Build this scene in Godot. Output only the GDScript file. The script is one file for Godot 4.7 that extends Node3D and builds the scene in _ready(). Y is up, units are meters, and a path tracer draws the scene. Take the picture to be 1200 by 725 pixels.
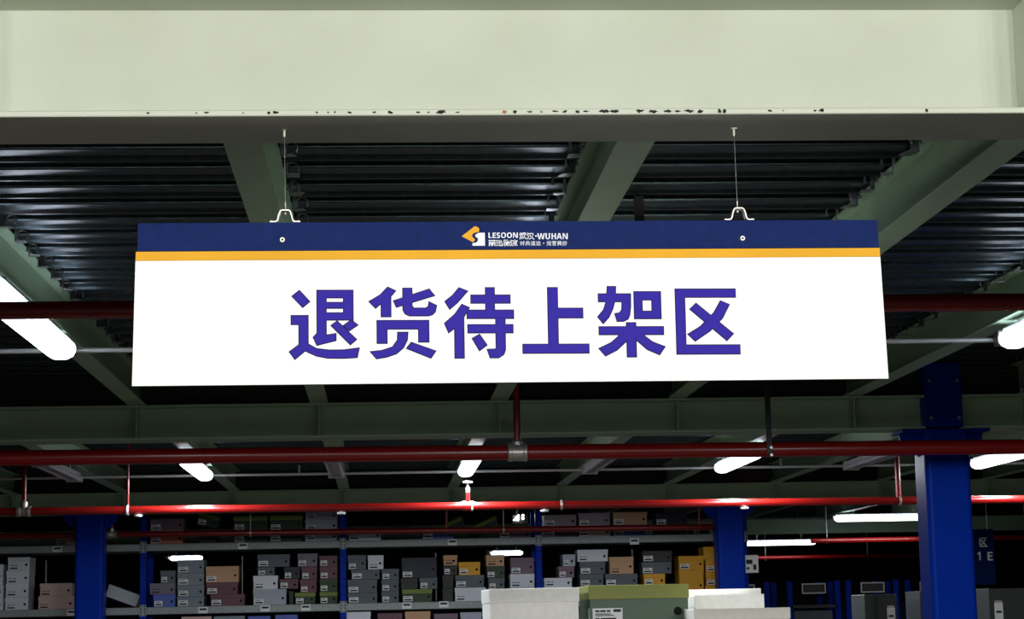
extends Node3D
# A warehouse mezzanine seen from below: hanging zone sign, steel beams, ribbed deck, pipes, lamps and a shoe-box rack.
# Positions are given as (x, height above the eye, depth in front of the eye); w() turns them into world points.
const EYE := 1.65
const DECK := 1.39          # underside of the ribbed deck above the eye
const SEC := 1.199          # underside of the secondary beams
const BAY := 7.53
const NEAR := 3.907         # depth of the near girder
const RIB := 0.2655

var M := {}
var used := {}

func w(x: float, y: float, d: float) -> Vector3:
	return Vector3(x, y + EYE, -d)

class MB:
	var v := PackedVector3Array()
	var n := PackedVector3Array()
	var xf := Transform3D.IDENTITY
	func t3(a: Vector3, b: Vector3, c: Vector3, na: Vector3, nb: Vector3, nc: Vector3) -> void:
		v.append_array([xf * a, xf * c, xf * b])
		n.append_array([(xf.basis * na).normalized(), (xf.basis * nc).normalized(), (xf.basis * nb).normalized()])
	func tri(a: Vector3, b: Vector3, c: Vector3) -> void:
		var m := (b - a).cross(c - a).normalized()
		t3(a, b, c, m, m, m)
	func quad(a: Vector3, b: Vector3, c: Vector3, d: Vector3) -> void:
		tri(a, b, c)
		tri(a, c, d)
	func box(c: Vector3, s: Vector3, ch := 0.0) -> MB:
		# box with chamfered edges
		var h := s / 2.0
		var k := minf(ch, minf(h.x, minf(h.y, h.z)) * 0.49)
		for ax in 3:
			var u := (ax + 1) % 3
			var w2 := (ax + 2) % 3
			for sg in [-1.0, 1.0]:
				var p := []
				for q in [[-1, -1], [1, -1], [1, 1], [-1, 1]]:
					var e := Vector3.ZERO
					e[ax] = h[ax] * sg
					e[u] = (h[u] - k) * q[0]
					e[w2] = (h[w2] - k) * q[1]
					p.append(c + e)
				if sg > 0: quad(p[0], p[1], p[2], p[3])
				else: quad(p[3], p[2], p[1], p[0])
		if k > 0.0:
			for ax in 3:
				var u := (ax + 1) % 3
				var w2 := (ax + 2) % 3
				for su in [-1.0, 1.0]:
					for sw in [-1.0, 1.0]:
						var p := []
						for q in [[-1, 0], [1, 0], [1, 1], [-1, 1]]:
							var e := Vector3.ZERO
							e[ax] = (h[ax] - k) * q[0]
							e[u] = (h[u] - (0.0 if q[1] == 0 else k)) * su
							e[w2] = (h[w2] - (k if q[1] == 0 else 0.0)) * sw
							p.append(c + e)
						if su * sw > 0: quad(p[0], p[1], p[2], p[3])
						else: quad(p[3], p[2], p[1], p[0])
			for sx in [-1.0, 1.0]:
				for sy in [-1.0, 1.0]:
					for sz in [-1.0, 1.0]:
						var a := c + Vector3(h.x * sx, (h.y - k) * sy, (h.z - k) * sz)
						var b := c + Vector3((h.x - k) * sx, h.y * sy, (h.z - k) * sz)
						var d := c + Vector3((h.x - k) * sx, (h.y - k) * sy, h.z * sz)
						if sx * sy * sz > 0: tri(a, b, d)
						else: tri(a, d, b)
		return self
	func tube(pts: Array, r: float, sides := 16, caps := true) -> MB:
		var rings := []
		var dirs := []
		var up := Vector3.UP
		for i in pts.size():
			var d: Vector3 = (pts[mini(i + 1, pts.size() - 1)] - pts[maxi(i - 1, 0)]).normalized()
			if i == 0 and absf(d.dot(up)) > 0.9: up = Vector3.RIGHT
			var s := d.cross(up).normalized()
			up = s.cross(d).normalized()
			var ring := []
			for k in sides:
				var a := TAU * k / sides
				ring.append(s * cos(a) + up * sin(a))
			rings.append(ring)
			dirs.append(d)
		for i in pts.size() - 1:
			for k in sides:
				var k2 := (k + 1) % sides
				var n0: Vector3 = rings[i][k]
				var n1: Vector3 = rings[i][k2]
				var n2: Vector3 = rings[i + 1][k2]
				var n3: Vector3 = rings[i + 1][k]
				var a: Vector3 = pts[i] + n0 * r
				var b: Vector3 = pts[i] + n1 * r
				var c: Vector3 = pts[i + 1] + n2 * r
				var e: Vector3 = pts[i + 1] + n3 * r
				t3(a, c, b, n0, n2, n1)
				t3(a, e, c, n0, n3, n2)
		if caps:
			for k in sides:
				var k2 := (k + 1) % sides
				tri(pts[0], pts[0] + rings[0][k] * r, pts[0] + rings[0][k2] * r)
				var l := pts.size() - 1
				tri(pts[l], pts[l] + rings[l][k2] * r, pts[l] + rings[l][k] * r)
		return self
	func lathe(prof: Array, c: Vector3, axis: Vector3, sides := 20) -> MB:
		# prof: [radius, along]; smooth per ring segment
		var ax := axis.normalized()
		var s := ax.cross(Vector3.UP if absf(ax.y) < 0.9 else Vector3.RIGHT).normalized()
		var u := s.cross(ax).normalized()
		for i in prof.size() - 1:
			var r0: float = prof[i][0]
			var r1: float = prof[i + 1][0]
			var h0: float = prof[i][1]
			var h1: float = prof[i + 1][1]
			for k in sides:
				var a := TAU * k / sides
				var b := TAU * (k + 1) / sides
				var da := s * cos(a) + u * sin(a)
				var db := s * cos(b) + u * sin(b)
				var sl := Vector2(h1 - h0, r0 - r1).normalized()
				var na := da * sl.x + ax * sl.y
				var nb := db * sl.x + ax * sl.y
				t3(c + da * r0 + ax * h0, c + db * r1 + ax * h1, c + db * r0 + ax * h0, na, nb, nb)
				t3(c + da * r0 + ax * h0, c + da * r1 + ax * h1, c + db * r1 + ax * h1, na, na, nb)
		return self
	func prism(poly: PackedVector2Array, z0: float, z1: float) -> MB:
		# polygon in x, y drawn from z0 (back) to z1 (front)
		var p := poly
		if Geometry2D.is_polygon_clockwise(p):
			p = p.duplicate()
			p.reverse()
		var ix := Geometry2D.triangulate_polygon(p)
		for i in range(0, ix.size(), 3):
			var a := p[ix[i]]
			var b := p[ix[i + 1]]
			var c := p[ix[i + 2]]
			if (b - a).cross(c - a) < 0.0:
				var q := b
				b = c
				c = q
			tri(Vector3(a.x, a.y, z1), Vector3(b.x, b.y, z1), Vector3(c.x, c.y, z1))
			tri(Vector3(a.x, a.y, z0), Vector3(c.x, c.y, z0), Vector3(b.x, b.y, z0))
		for i in p.size():
			var a := p[i]
			var b := p[(i + 1) % p.size()]
			quad(Vector3(a.x, a.y, z0), Vector3(b.x, b.y, z0), Vector3(b.x, b.y, z1), Vector3(a.x, a.y, z1))
		return self
	func stroke(a: Vector2, b: Vector2, t: float, z0: float, z1: float) -> MB:
		var d := (b - a).normalized() * t * 0.5
		var s := Vector2(-d.y, d.x)
		return prism(PackedVector2Array([a - d - s, b + d - s, b + d + s, a - d + s]), z0, z1)
	func mesh() -> ArrayMesh:
		var arr := []
		arr.resize(Mesh.ARRAY_MAX)
		arr[Mesh.ARRAY_VERTEX] = v
		arr[Mesh.ARRAY_NORMAL] = n
		var m := ArrayMesh.new()
		m.add_surface_from_arrays(Mesh.PRIMITIVE_TRIANGLES, arr)
		return m

func numbered(called: String) -> String:
	if not used.has(called):
		used[called] = 0
		return called
	used[called] += 1
	return "%s_%03d" % [called, used[called]]

func thing(called: String, label: String, category: String, at: Vector3, group := "") -> Node3D:
	var o := Node3D.new()
	o.name = numbered(called)
	add_child(o)
	o.position = at
	o.set_meta("label", label)
	o.set_meta("category", category)
	if group: o.set_meta("group", group)
	return o

func part(called: String, mesh: Mesh, mat: Material, parent: Node, at := Vector3.ZERO, label := "") -> MeshInstance3D:
	var o := MeshInstance3D.new()
	o.name = called
	o.mesh = mesh
	o.material_override = mat
	parent.add_child(o, true)
	o.position = at
	if label: o.set_meta("label", label)
	return o

func structure(called: String, mesh: Mesh, mat: Material) -> MeshInstance3D:
	var o := part(called, mesh, mat, self)
	o.set_meta("kind", "structure")
	return o

func ramp(a: Color, b: Color) -> Gradient:
	var g := Gradient.new()
	g.set_color(0, a)
	g.set_color(1, b)
	return g

func noise_tex(freq: float, a: Color, b: Color, sd: int, kind := FastNoiseLite.TYPE_SIMPLEX_SMOOTH, size := 512) -> NoiseTexture2D:
	var f := FastNoiseLite.new()
	f.seed = sd
	f.frequency = freq
	f.noise_type = kind
	f.fractal_octaves = 4
	var t := NoiseTexture2D.new()
	t.width = size
	t.height = size
	t.seamless = true
	t.noise = f
	t.color_ramp = ramp(a, b)
	return t

func mat(c: Color, rough := 0.6, metal := 0.0, tex: Texture2D = null, scale := 1.0) -> StandardMaterial3D:
	var m := StandardMaterial3D.new()
	m.albedo_color = c
	m.roughness = rough
	m.metallic = metal
	if tex:
		m.albedo_texture = tex
		m.uv1_triplanar = true
		m.uv1_world_triplanar = true
		m.uv1_scale = Vector3.ONE * scale
	return m

# centre x, bottom, width, height, colour, face, label
const TOP_BOXES := [
	[3.064, 0.757, 0.174, 0.081, "charcoal", "L", "black shoe box at the right end of the upper shelf by the far blue column"],
	[2.779, 0.757, 0.313, 0.094, "charcoal", "N", "black shoe box on the upper shelf under the navy one"],
	[2.036, 0.757, 0.316, 0.098, "pink", "L", "pink shoe box on the upper shelf beneath a grey box, second column from the upright"],
	[2.371, 0.757, 0.321, 0.105, "blue", "L", "blue shoe box on the upper shelf beneath the tan box"],
	[1.706, 0.757, 0.320, 0.104, "plum", "L", "plum shoe box on the upper shelf beside the third slim upright"],
	[-2.955, 0.757, 0.223, 0.127, "pink", "P", "pale pink shoe box on the upper shelf beside the leftmost blue column"],
	[-1.240, 0.757, 0.330, 0.113, "darkgreen", "L", "dark green shoe box on the upper shelf, bottom left of a block of four"],
	[-0.904, 0.757, 0.318, 0.108, "darkgreen", "L", "dark green shoe box on the upper shelf, bottom right of a block of four"],
	[1.268, 0.757, 0.310, 0.079, "mauve", "L", "flat mauve shoe box on the upper shelf left of the third slim upright"],
	[-2.030, 0.757, 0.320, 0.127, "salmon", "L", "salmon shoe box with pale lid on the upper shelf, by the first slim upright"],
	[-1.646, 0.757, 0.176, 0.136, "charcoal", "N", "charcoal shoe box on the upper shelf carrying the tilted green-lidded box"],
	[0.534, 0.757, 0.309, 0.091, "blue", "L", "blue shoe box on the upper shelf under the tilted green lids"],
	[-0.572, 0.757, 0.315, 0.102, "lavender", "L", "lavender white shoe box, lowest of the three stacked on the upper shelf"],
	[-0.159, 0.757, 0.316, 0.111, "white", "P", "single white shoe box on the upper shelf right of the second slim upright"],
	[2.783, 0.851, 0.314, 0.114, "navy", "L", "navy shoe box with white sticker on the upper shelf right of the tan box"],
	[2.035, 0.856, 0.308, 0.125, "pinkgrey", "L", "pinkish grey shoe box stacked on the pink one on the upper shelf"],
	[-0.571, 0.860, 0.315, 0.100, "lavender", "L", "lavender white shoe box, middle of the three stacked on the upper shelf"],
	[1.709, 0.861, 0.320, 0.108, "pinkgrey", "L", "pinkish grey shoe box, top of the pair right of the third slim upright"],
	[2.383, 0.862, 0.338, 0.122, "tan", "L", "tan shoe box on the upper shelf on top of the blue one"],
	[-0.904, 0.865, 0.319, 0.145, "greenlid", "L", "dark shoe box with lime lid, top right of the four on the upper shelf"],
	[-1.240, 0.871, 0.330, 0.136, "greenlid", "L", "dark shoe box with lime lid, top left of the four on the upper shelf"],
	[-2.027, 0.884, 0.328, 0.112, "mauve", "L", "dull mauve shoe box on the salmon one on the upper shelf"],
	[-0.570, 0.960, 0.315, 0.092, "lavender", "L", "lavender white shoe box, topmost of the three stacked on the upper shelf"],
]

# centre x, bottom, width, height, colour, face, label
const MID_BOXES := [
	[3.191, 0.166, 0.210, 0.101, "yellow", "N", "yellow shoe box at the bottom against the far blue column"],
	[2.955, 0.166, 0.247, 0.256, "yellow", "L", "tall yellow shoe box near the far blue column"],
	[2.622, 0.166, 0.295, 0.115, "charcoal", "N", "charcoal shoe box under the small yellow one in the third bay"],
	[2.285, 0.166, 0.311, 0.117, "charcoal", "N", "charcoal shoe box at the bottom behind the green box on the cart"],
	[1.330, 0.166, 0.244, 0.119, "white", "P", "white shoe box at the bottom left of the third slim upright"],
	[0.836, 0.166, 0.304, 0.128, "white", "P", "white shoe box at the bottom beneath the slate and yellow ones"],
	[1.672, 0.166, 0.277, 0.121, "white", "P", "white shoe box mostly hidden behind the white box on the cart"],
	[0.330, 0.166, 0.294, 0.122, "greenlid", "L", "dark green shoe box with lime lid at the bottom of the second bay"],
	[1.995, 0.166, 0.237, 0.119, "slate", "N", "slate shoe box hidden behind the green box on the cart"],
	[-3.054, 0.166, 0.340, 0.122, "pink", "P", "pale pink shoe box, lower of the pair left of the leftmost blue column"],
	[1.084, 0.166, 0.165, 0.104, "charcoal", "N", "charcoal shoe box at the bottom of the narrow stack in the second bay"],
	[0.621, 0.166, 0.109, 0.124, "charcoal", "N", "charcoal shoe box at the bottom, left of the slate and white pair"],
	[0.075, 0.166, 0.174, 0.107, "slate", "L", "small slate shoe box, lowest of three in the second bay"],
	[-0.186, 0.166, 0.287, 0.096, "slate", "L", "slate shoe box, lowest of the stack right of the second slim upright"],
	[-2.047, 0.166, 0.215, 0.119, "blue", "L", "blue shoe box at the bottom beside the grey stack of four"],
	[-0.507, 0.166, 0.177, 0.114, "greenlid", "L", "dark green shoe box with lime lid at the bottom beside the second slim upright"],
	[-0.728, 0.166, 0.201, 0.110, "greenlid", "L", "dark green shoe box with lime lid at the bottom of the first bay"],
	[-3.421, 0.166, 0.224, 0.121, "white", "P", "bright white shoe box, lowest of the stack of four near the left edge"],
	[-1.802, 0.166, 0.259, 0.090, "grey", "L", "blue grey shoe box with sticker, lowest of the grey stack of four"],
	[-1.456, 0.166, 0.328, 0.108, "maroon", "L", "dark maroon shoe box on the lower shelf at the bottom under the large tan box"],
	[-1.060, 0.166, 0.321, 0.148, "lightgrey", "L", "light grey shoe box at the bottom beneath the white one in the first bay"],
	[-0.858, 0.166, 0.052, 0.128, "charcoal", "N", "narrow black shoe box between the light grey and lime-lidded boxes"],
	[-3.642, 0.166, 0.205, 0.117, "white", "P", "white shoe box cut by the left picture edge, bottom of its stack"],
	[-1.802, 0.257, 0.259, 0.107, "grey", "L", "blue grey shoe box with sticker, second from the bottom of the grey stack of four"],
	[-0.187, 0.262, 0.289, 0.127, "slate", "L", "tall slate shoe box, second from the bottom right of the second slim upright"],
	[3.195, 0.267, 0.210, 0.129, "yellow", "L", "yellow shoe box, second from the bottom against the far blue column"],
	[1.086, 0.270, 0.165, 0.108, "slate", "L", "slate shoe box, second from the bottom of the narrow stack in the second bay"],
	[0.076, 0.273, 0.174, 0.108, "slate", "L", "small slate shoe box, middle of three in the second bay"],
	[-1.509, 0.274, 0.304, 0.112, "maroon", "L", "maroon shoe box directly beneath the large tan box"],
	[-0.697, 0.276, 0.165, 0.122, "maroon", "L", "maroon shoe box on the lime-lidded green one in the first bay"],
	[-0.506, 0.280, 0.177, 0.120, "darkgreen", "L", "dark green shoe box, second from the bottom beside the second slim upright"],
	[2.599, 0.282, 0.217, 0.109, "yellow", "L", "small yellow shoe box beneath dark ones in the third bay"],
	[-3.644, 0.284, 0.205, 0.118, "white", "P", "white shoe box cut by the left picture edge, middle of its stack"],
	[2.284, 0.284, 0.320, 0.113, "slate", "L", "dark slate shoe box beneath the pinkish tan one in the third bay"],
	[1.998, 0.285, 0.237, 0.112, "slate", "L", "slate shoe box, second under the white one in the third bay"],
	[-2.063, 0.285, 0.247, 0.103, "greymauve", "P", "grey mauve shoe box on the blue one beside the grey stack of four"],
	[1.333, 0.286, 0.244, 0.128, "white", "P", "white shoe box under the mauve one left of the third slim upright"],
	[0.439, 0.288, 0.178, 0.106, "slate", "L", "slate shoe box with white sticker on the lime-lidded box in the second bay"],
	[1.674, 0.287, 0.277, 0.083, "white", "P", "white shoe box just above the white box on the cart"],
	[-3.417, 0.288, 0.221, 0.122, "white", "P", "bright white shoe box, second from bottom of four near the left edge"],
	[-3.056, 0.288, 0.309, 0.119, "pink", "P", "pale pink shoe box, upper of the pair left of the leftmost blue column"],
	[0.257, 0.288, 0.170, 0.105, "charcoal", "N", "black shoe box left of the slate one on the lime-lidded box"],
	[0.625, 0.291, 0.114, 0.125, "charcoal", "N", "charcoal shoe box, second from the bottom left of the slate and white pair"],
	[0.832, 0.295, 0.284, 0.117, "slate", "L", "slate shoe box between the white and the yellow one"],
	[-0.880, 0.314, 0.185, 0.092, "maroon", "L", "maroon shoe box in the first bay right of the white one"],
	[-1.100, 0.314, 0.241, 0.128, "white", "P", "white shoe box on the light grey one in the first bay"],
	[-1.802, 0.364, 0.259, 0.115, "grey", "L", "blue grey shoe box with sticker, third from the bottom of the grey stack of four"],
	[1.758, 0.370, 0.163, 0.109, "mauve", "L", "small mauve shoe box in the third bay"],
	[1.080, 0.379, 0.183, 0.112, "darkgreen", "L", "dark green shoe box under the tan one of the narrow stack"],
	[0.078, 0.381, 0.174, 0.104, "slate", "L", "small slate shoe box, topmost of three in the second bay"],
	[-1.508, 0.387, 0.318, 0.151, "tan", "L", "large tan shoe box on top of the two maroon ones"],
	[-2.016, 0.389, 0.152, 0.118, "slate", "L", "small dark slate shoe box on top beside the grey stack of four"],
	[-0.157, 0.389, 0.278, 0.092, "slate", "L", "slate shoe box, third from the bottom right of the second slim upright"],
	[2.628, 0.391, 0.296, 0.112, "slate", "L", "dark slate shoe box on the small yellow one"],
	[0.352, 0.395, 0.340, 0.190, "navy", "L", "large very dark navy box with sticker high in the second bay"],
	[3.199, 0.397, 0.210, 0.121, "yellow", "L", "yellow shoe box, third from the bottom against the far blue column"],
	[2.287, 0.397, 0.242, 0.161, "tan", "P", "pinkish tan shoe box in the third bay beside a white one"],
	[2.009, 0.398, 0.254, 0.121, "slate", "L", "slate shoe box directly beneath the white one in the third bay"],
	[-0.688, 0.399, 0.157, 0.120, "maroon", "L", "maroon shoe box, second above the lime-lidded green one in the first bay"],
	[-0.505, 0.400, 0.177, 0.116, "maroon", "L", "maroon shoe box, third from the bottom beside the second slim upright"],
	[-3.647, 0.403, 0.205, 0.190, "white", "P", "tall white shoe box cut by the left picture edge, top of its stack"],
	[-0.851, 0.407, 0.161, 0.111, "navy", "L", "small dark navy shoe box on a maroon one in the first bay"],
	[-3.411, 0.410, 0.221, 0.122, "white", "P", "bright white shoe box, third from bottom of four near the left edge"],
	[0.832, 0.412, 0.215, 0.124, "yellow", "L", "yellow shoe box standing alone in colour in the second bay"],
	[1.337, 0.415, 0.238, 0.153, "mauve", "L", "mauve shoe box on two white ones left of the third slim upright"],
	[0.649, 0.416, 0.142, 0.091, "charcoal", "L", "small charcoal shoe box under the little tan one left of the yellow box"],
	[2.962, 0.422, 0.252, 0.133, "yellow", "L", "yellow shoe box on the tall yellow one near the far blue column"],
	[-1.096, 0.443, 0.169, 0.079, "slate", "L", "short slate shoe box with sticker on the white box in the first bay"],
	[1.786, 0.479, 0.131, 0.112, "lightgrey", "L", "small grey shoe box on the mauve one in the third bay"],
	[-1.803, 0.480, 0.260, 0.123, "grey", "L", "blue grey shoe box with sticker, topmost of the grey stack of four"],
	[-0.059, 0.482, 0.159, 0.134, "white", "P", "small white shoe box on top of the slate stack in the second bay"],
	[-0.236, 0.482, 0.182, 0.138, "slate", "L", "small slate shoe box, top left of the stack right of the second slim upright"],
	[1.078, 0.492, 0.184, 0.107, "tan", "P", "tan shoe box on top of the narrow stack in the second bay"],
	[2.632, 0.504, 0.296, 0.105, "charcoal", "L", "charcoal shoe box topping the small yellow stack"],
	[0.651, 0.508, 0.142, 0.096, "tan", "P", "little tan shoe box left of the yellow one"],
	[-0.507, 0.516, 0.181, 0.103, "maroon", "L", "maroon shoe box, topmost beside the second slim upright"],
	[3.193, 0.518, 0.231, 0.122, "yellow", "N", "yellow shoe box, topmost against the far blue column"],
	[2.012, 0.519, 0.303, 0.113, "white", "P", "white shoe box topping the slate stack in the third bay"],
	[-0.704, 0.520, 0.197, 0.124, "greymauve", "L", "grey mauve shoe box topping the maroon ones in the first bay"],
	[-1.024, 0.523, 0.313, 0.118, "slate", "L", "wide slate shoe box on top of its stack in the first bay"],
	[-3.402, 0.533, 0.214, 0.122, "white", "P", "bright white shoe box, topmost of the stack of four near the left edge"],
]

# centre x, bottom, width, height, colour, face, label
const LOW_BOXES := [
	[-1.747, -0.420, 0.287, 0.492, "pink", "N", "pinkish shoe box whose lid just shows below the lower rail in the first bay"],
	[-1.440, -0.420, 0.295, 0.490, "grey", "N", "grey shoe box whose lid just shows below the lower rail in the first bay"],
	[-1.161, -0.420, 0.216, 0.485, "blue", "N", "blue shoe box whose lid just shows below the lower rail, left of its twin"],
	[-0.905, -0.420, 0.216, 0.492, "blue", "N", "blue shoe box whose lid just shows below the lower rail, right of its twin"],
	[-0.227, -0.420, 0.241, 0.506, "white", "N", "white shoe box whose lid shows below the lower rail right of the second slim upright"],
	[0.071, -0.420, 0.242, 0.489, "maroon", "N", "maroon shoe box whose lid shows below the lower rail"],
	[0.333, -0.420, 0.250, 0.500, "tan", "P", "tan shoe box showing below the lower rail in the second bay"],
	[0.600, -0.420, 0.234, 0.474, "mauve", "N", "mauve shoe box whose lid shows below the lower rail in the second bay"],
	[0.839, -0.420, 0.211, 0.482, "lavender", "N", "lavender shoe box showing below the lower rail beside the white box on the cart"],
]

func _ready() -> void:
	setup_view()
	setup_materials()
	build_shell()
	build_beams()
	build_columns()
	build_lamps()
	build_pipes()
	build_sign()
	build_rack()
	build_cart()
	build_far_aisle()

func setup_view() -> void:
	var cam := Camera3D.new()
	cam.name = "camera"
	add_child(cam)
	cam.transform = Transform3D(Basis(Vector3.UP, -0.0654) * Basis(Vector3.RIGHT, 0.1494) * Basis(Vector3.BACK, -0.0199), Vector3(0, EYE, 0))
	cam.fov = rad_to_deg(2.0 * atan(362.5 / 2400.0))
	cam.near = 0.05
	cam.far = 100.0
	cam.current = true
	var env := Environment.new()
	env.background_mode = Environment.BG_COLOR
	env.background_color = Color.BLACK
	env.tonemap_mode = Environment.TONE_MAPPER_LINEAR
	env.tonemap_exposure = 1.68
	env.sdfgi_enabled = true
	env.ssao_enabled = true
	env.ssil_enabled = true
	var we := WorldEnvironment.new()
	we.name = "environment"
	we.environment = env
	add_child(we)

func setup_materials() -> void:
	var soft := noise_tex(0.006, Color(0.965, 0.965, 0.95), Color(1, 1, 1), 3)
	var fine := noise_tex(0.05, Color(0.86, 0.86, 0.86), Color(1, 1, 1), 9)
	var spangle := noise_tex(0.03, Color(0.7, 0.72, 0.74), Color(1, 1, 1), 5, FastNoiseLite.TYPE_CELLULAR)
	M.paint = mat(Color(0.80, 0.822, 0.765), 0.5, 0.0, soft, 0.9)
	M.beam_green = mat(Color(0.68, 0.79, 0.67), 0.5, 0.0, soft, 0.9)  # slightly darker, greener tone for every beam but the near girder
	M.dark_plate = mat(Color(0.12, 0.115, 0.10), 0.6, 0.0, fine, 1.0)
	M.deck = mat(Color(0.27, 0.32, 0.33), 0.32, 0.8, spangle, 2.0)
	M.tab = mat(Color(0.55, 0.57, 0.57), 0.3, 0.7)
	M.chip = mat(Color(0.07, 0.065, 0.06), 0.8)
	M.rust = mat(Color(0.62, 0.40, 0.22), 0.8)
	M.blue_steel = mat(Color(0.02, 0.19, 0.64), 0.33, 0.0, fine, 1.5)
	M.upright = mat(Color(0.04, 0.19, 0.64), 0.4)
	M.red = mat(Color(0.54, 0.075, 0.065), 0.27, 0.0, fine, 2.0)
	M.fitting = mat(Color(0.72, 0.70, 0.68), 0.35, 0.6)
	M.galv = mat(Color(0.66, 0.68, 0.68), 0.35, 0.7)
	M.conduit = mat(Color(0.80, 0.82, 0.82), 0.35, 0.3)
	M.black = mat(Color(0.03, 0.03, 0.03), 0.5)
	M.hole = mat(Color(0.03, 0.03, 0.035), 0.9)
	M.lamp_body = mat(Color(0.75, 0.76, 0.76), 0.45)
	M.tube_off = mat(Color(0.80, 0.82, 0.84), 0.3)
	M.glow = mat(Color(0.95, 0.96, 1.0), 0.4)
	M.glow.emission_enabled = true
	M.glow.emission = Color(0.93, 0.95, 1.0)
	M.glow.emission_energy_multiplier = 3.2
	M.floor = mat(Color(0.195, 0.165, 0.13), 0.6, 0.0, soft, 0.4)
	M.wall = mat(Color(0.22, 0.22, 0.22), 0.8, 0.0, soft, 0.3)
	M.rail = mat(Color(0.56, 0.60, 0.60), 0.45, 0.0, fine, 1.0)
	M.shelf = mat(Color(0.42, 0.44, 0.45), 0.5)
	M.sticker = mat(Color(0.86, 0.87, 0.88), 0.6)
	M.ink = mat(Color(0.10, 0.10, 0.12), 0.7)
	M.sign_white = mat(Color(0.97, 0.965, 0.945), 0.45)
	M.sign_navy = mat(Color(0.07, 0.15, 0.375), 0.4, 0.0, fine, 1.2)
	M.sign_yellow = mat(Color(0.89, 0.66, 0.20), 0.45, 0.0, soft, 2.0)
	M.sign_letter = mat(Color(0.205, 0.16, 0.60), 0.45)
	M.sign_edge = mat(Color(0.16, 0.14, 0.30), 0.5)
	M.logo_white = mat(Color(0.88, 0.89, 0.92), 0.5)
	for k in ["sign_navy", "sign_letter", "sign_edge", "sign_yellow", "blue_steel", "upright"]: M[k].metallic_specular = 0.12
	M.panel = mat(Color(0.13, 0.15, 0.16), 0.5, 0.0, fine, 1.0)

# ---------------------------------------------------------------- shell
func build_shell() -> void:
	structure("floor", MB.new().box(Vector3(2, -0.1, -15), Vector3(22, 0.2, 56)).mesh(), M.floor)
	structure("wall_left", MB.new().box(Vector3(-9.1, 2.2, -15), Vector3(0.2, 4.4, 56)).mesh(), M.wall)
	structure("wall_right", MB.new().box(Vector3(13.1, 2.2, -15), Vector3(0.2, 4.4, 56)).mesh(), M.wall)
	structure("wall_back", MB.new().box(Vector3(2, 2.2, -43.1), Vector3(22.4, 4.4, 0.2)).mesh(), M.wall)
	structure("wall_front", MB.new().box(Vector3(2, 2.2, 13.1), Vector3(22.4, 4.4, 0.2)).mesh(), M.wall)
	# the upper floor's slab closes the space over the ribbed sheets
	var ceil := structure("ceiling", MB.new().box(Vector3(2, EYE + DECK + 0.16, -15), Vector3(22, 0.16, 56)).mesh(), M.wall)
	# ribbed sheets, three ribs each, ribs running across the view
	var mb := MB.new()
	var prof := []
	for k in 3:
		var z := -k * RIB
		prof.append_array([[z, 0.066], [z - 0.058, 0.066], [z - 0.072, 0.006], [z - 0.073, -0.007], [z - 0.079, -0.011], [z - 0.087, -0.010], [z - 0.094, 0.0],
			[z - 0.163, 0.001], [z - 0.227, 0.0], [z - 0.234, -0.010], [z - 0.242, -0.011], [z - 0.248, -0.007], [z - 0.250, 0.006], [z - RIB + 0.001, 0.066]])
	for i in prof.size() - 1:
		var a: Array = prof[i]
		var b: Array = prof[i + 1]
		mb.quad(Vector3(-11, a[1], a[0]), Vector3(-11, b[1], b[0]), Vector3(11, b[1], b[0]), Vector3(11, a[1], a[0]))
		mb.quad(Vector3(-11, a[1] + 0.0015, a[0]), Vector3(11, a[1] + 0.0015, a[0]), Vector3(11, b[1] + 0.0015, b[0]), Vector3(-11, b[1] + 0.0015, b[0]))
	var sheet := mb.mesh()
	var z0 := 6.08 - 0.235 - 22.0 * 3.0 * RIB
	var k := 0
	while z0 + k * 3 * RIB < 43.0:
		var d := z0 + k * 3 * RIB
		if d > -12.6: part("deck_sheet", sheet, M.deck, ceil, w(2, DECK, d))
		k += 1
	# torn sheet ends and rib closers curling over the secondary beams
	var variants := []
	for q in 3:
		var t := MB.new()
		t.xf = Transform3D(Basis(Vector3.UP, 0.25 * (q - 1)), Vector3.ZERO)
		t.box(Vector3(0.012, -0.018, 0), Vector3(0.004, 0.05, 0.05), 0.001)
		t.box(Vector3(0.03, -0.042, 0.01), Vector3(0.04, 0.004, 0.035 + 0.008 * q), 0.001)
		var arc := []
		for j in 9:
			var a := -0.6 + 4.2 * j / 8.0
			arc.append(Vector3(0.026 + 0.020 * cos(a), -0.012 + 0.022 * sin(a), -0.035))
		t.tube(arc, 0.0045, 6)
		variants.append(t.mesh())
	for spec in [[-1, 1, 0], [0, 1, 0], [1, -1, 0], [2, -1, 0], [3, -1, 0], [-2, 1, 1], [2, -1, 1], [4, -1, 1]]:
		var count := 27 if spec[2] == 0 else 9
		for j in count:
			var d: float = 6.08 - 0.235 + RIB * (j - 6 + (24 if spec[2] == 1 else 0)) + 0.03
			if d < NEAR + 0.15: continue
			var o := part("deck_tab", variants[(j * 7 + spec[0] + 9) % 3], M.tab, ceil, w(-0.3396 + spec[0] + spec[1] * 0.052, DECK - 0.004, d))
			if spec[1] < 0: o.rotation.y = PI

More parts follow.
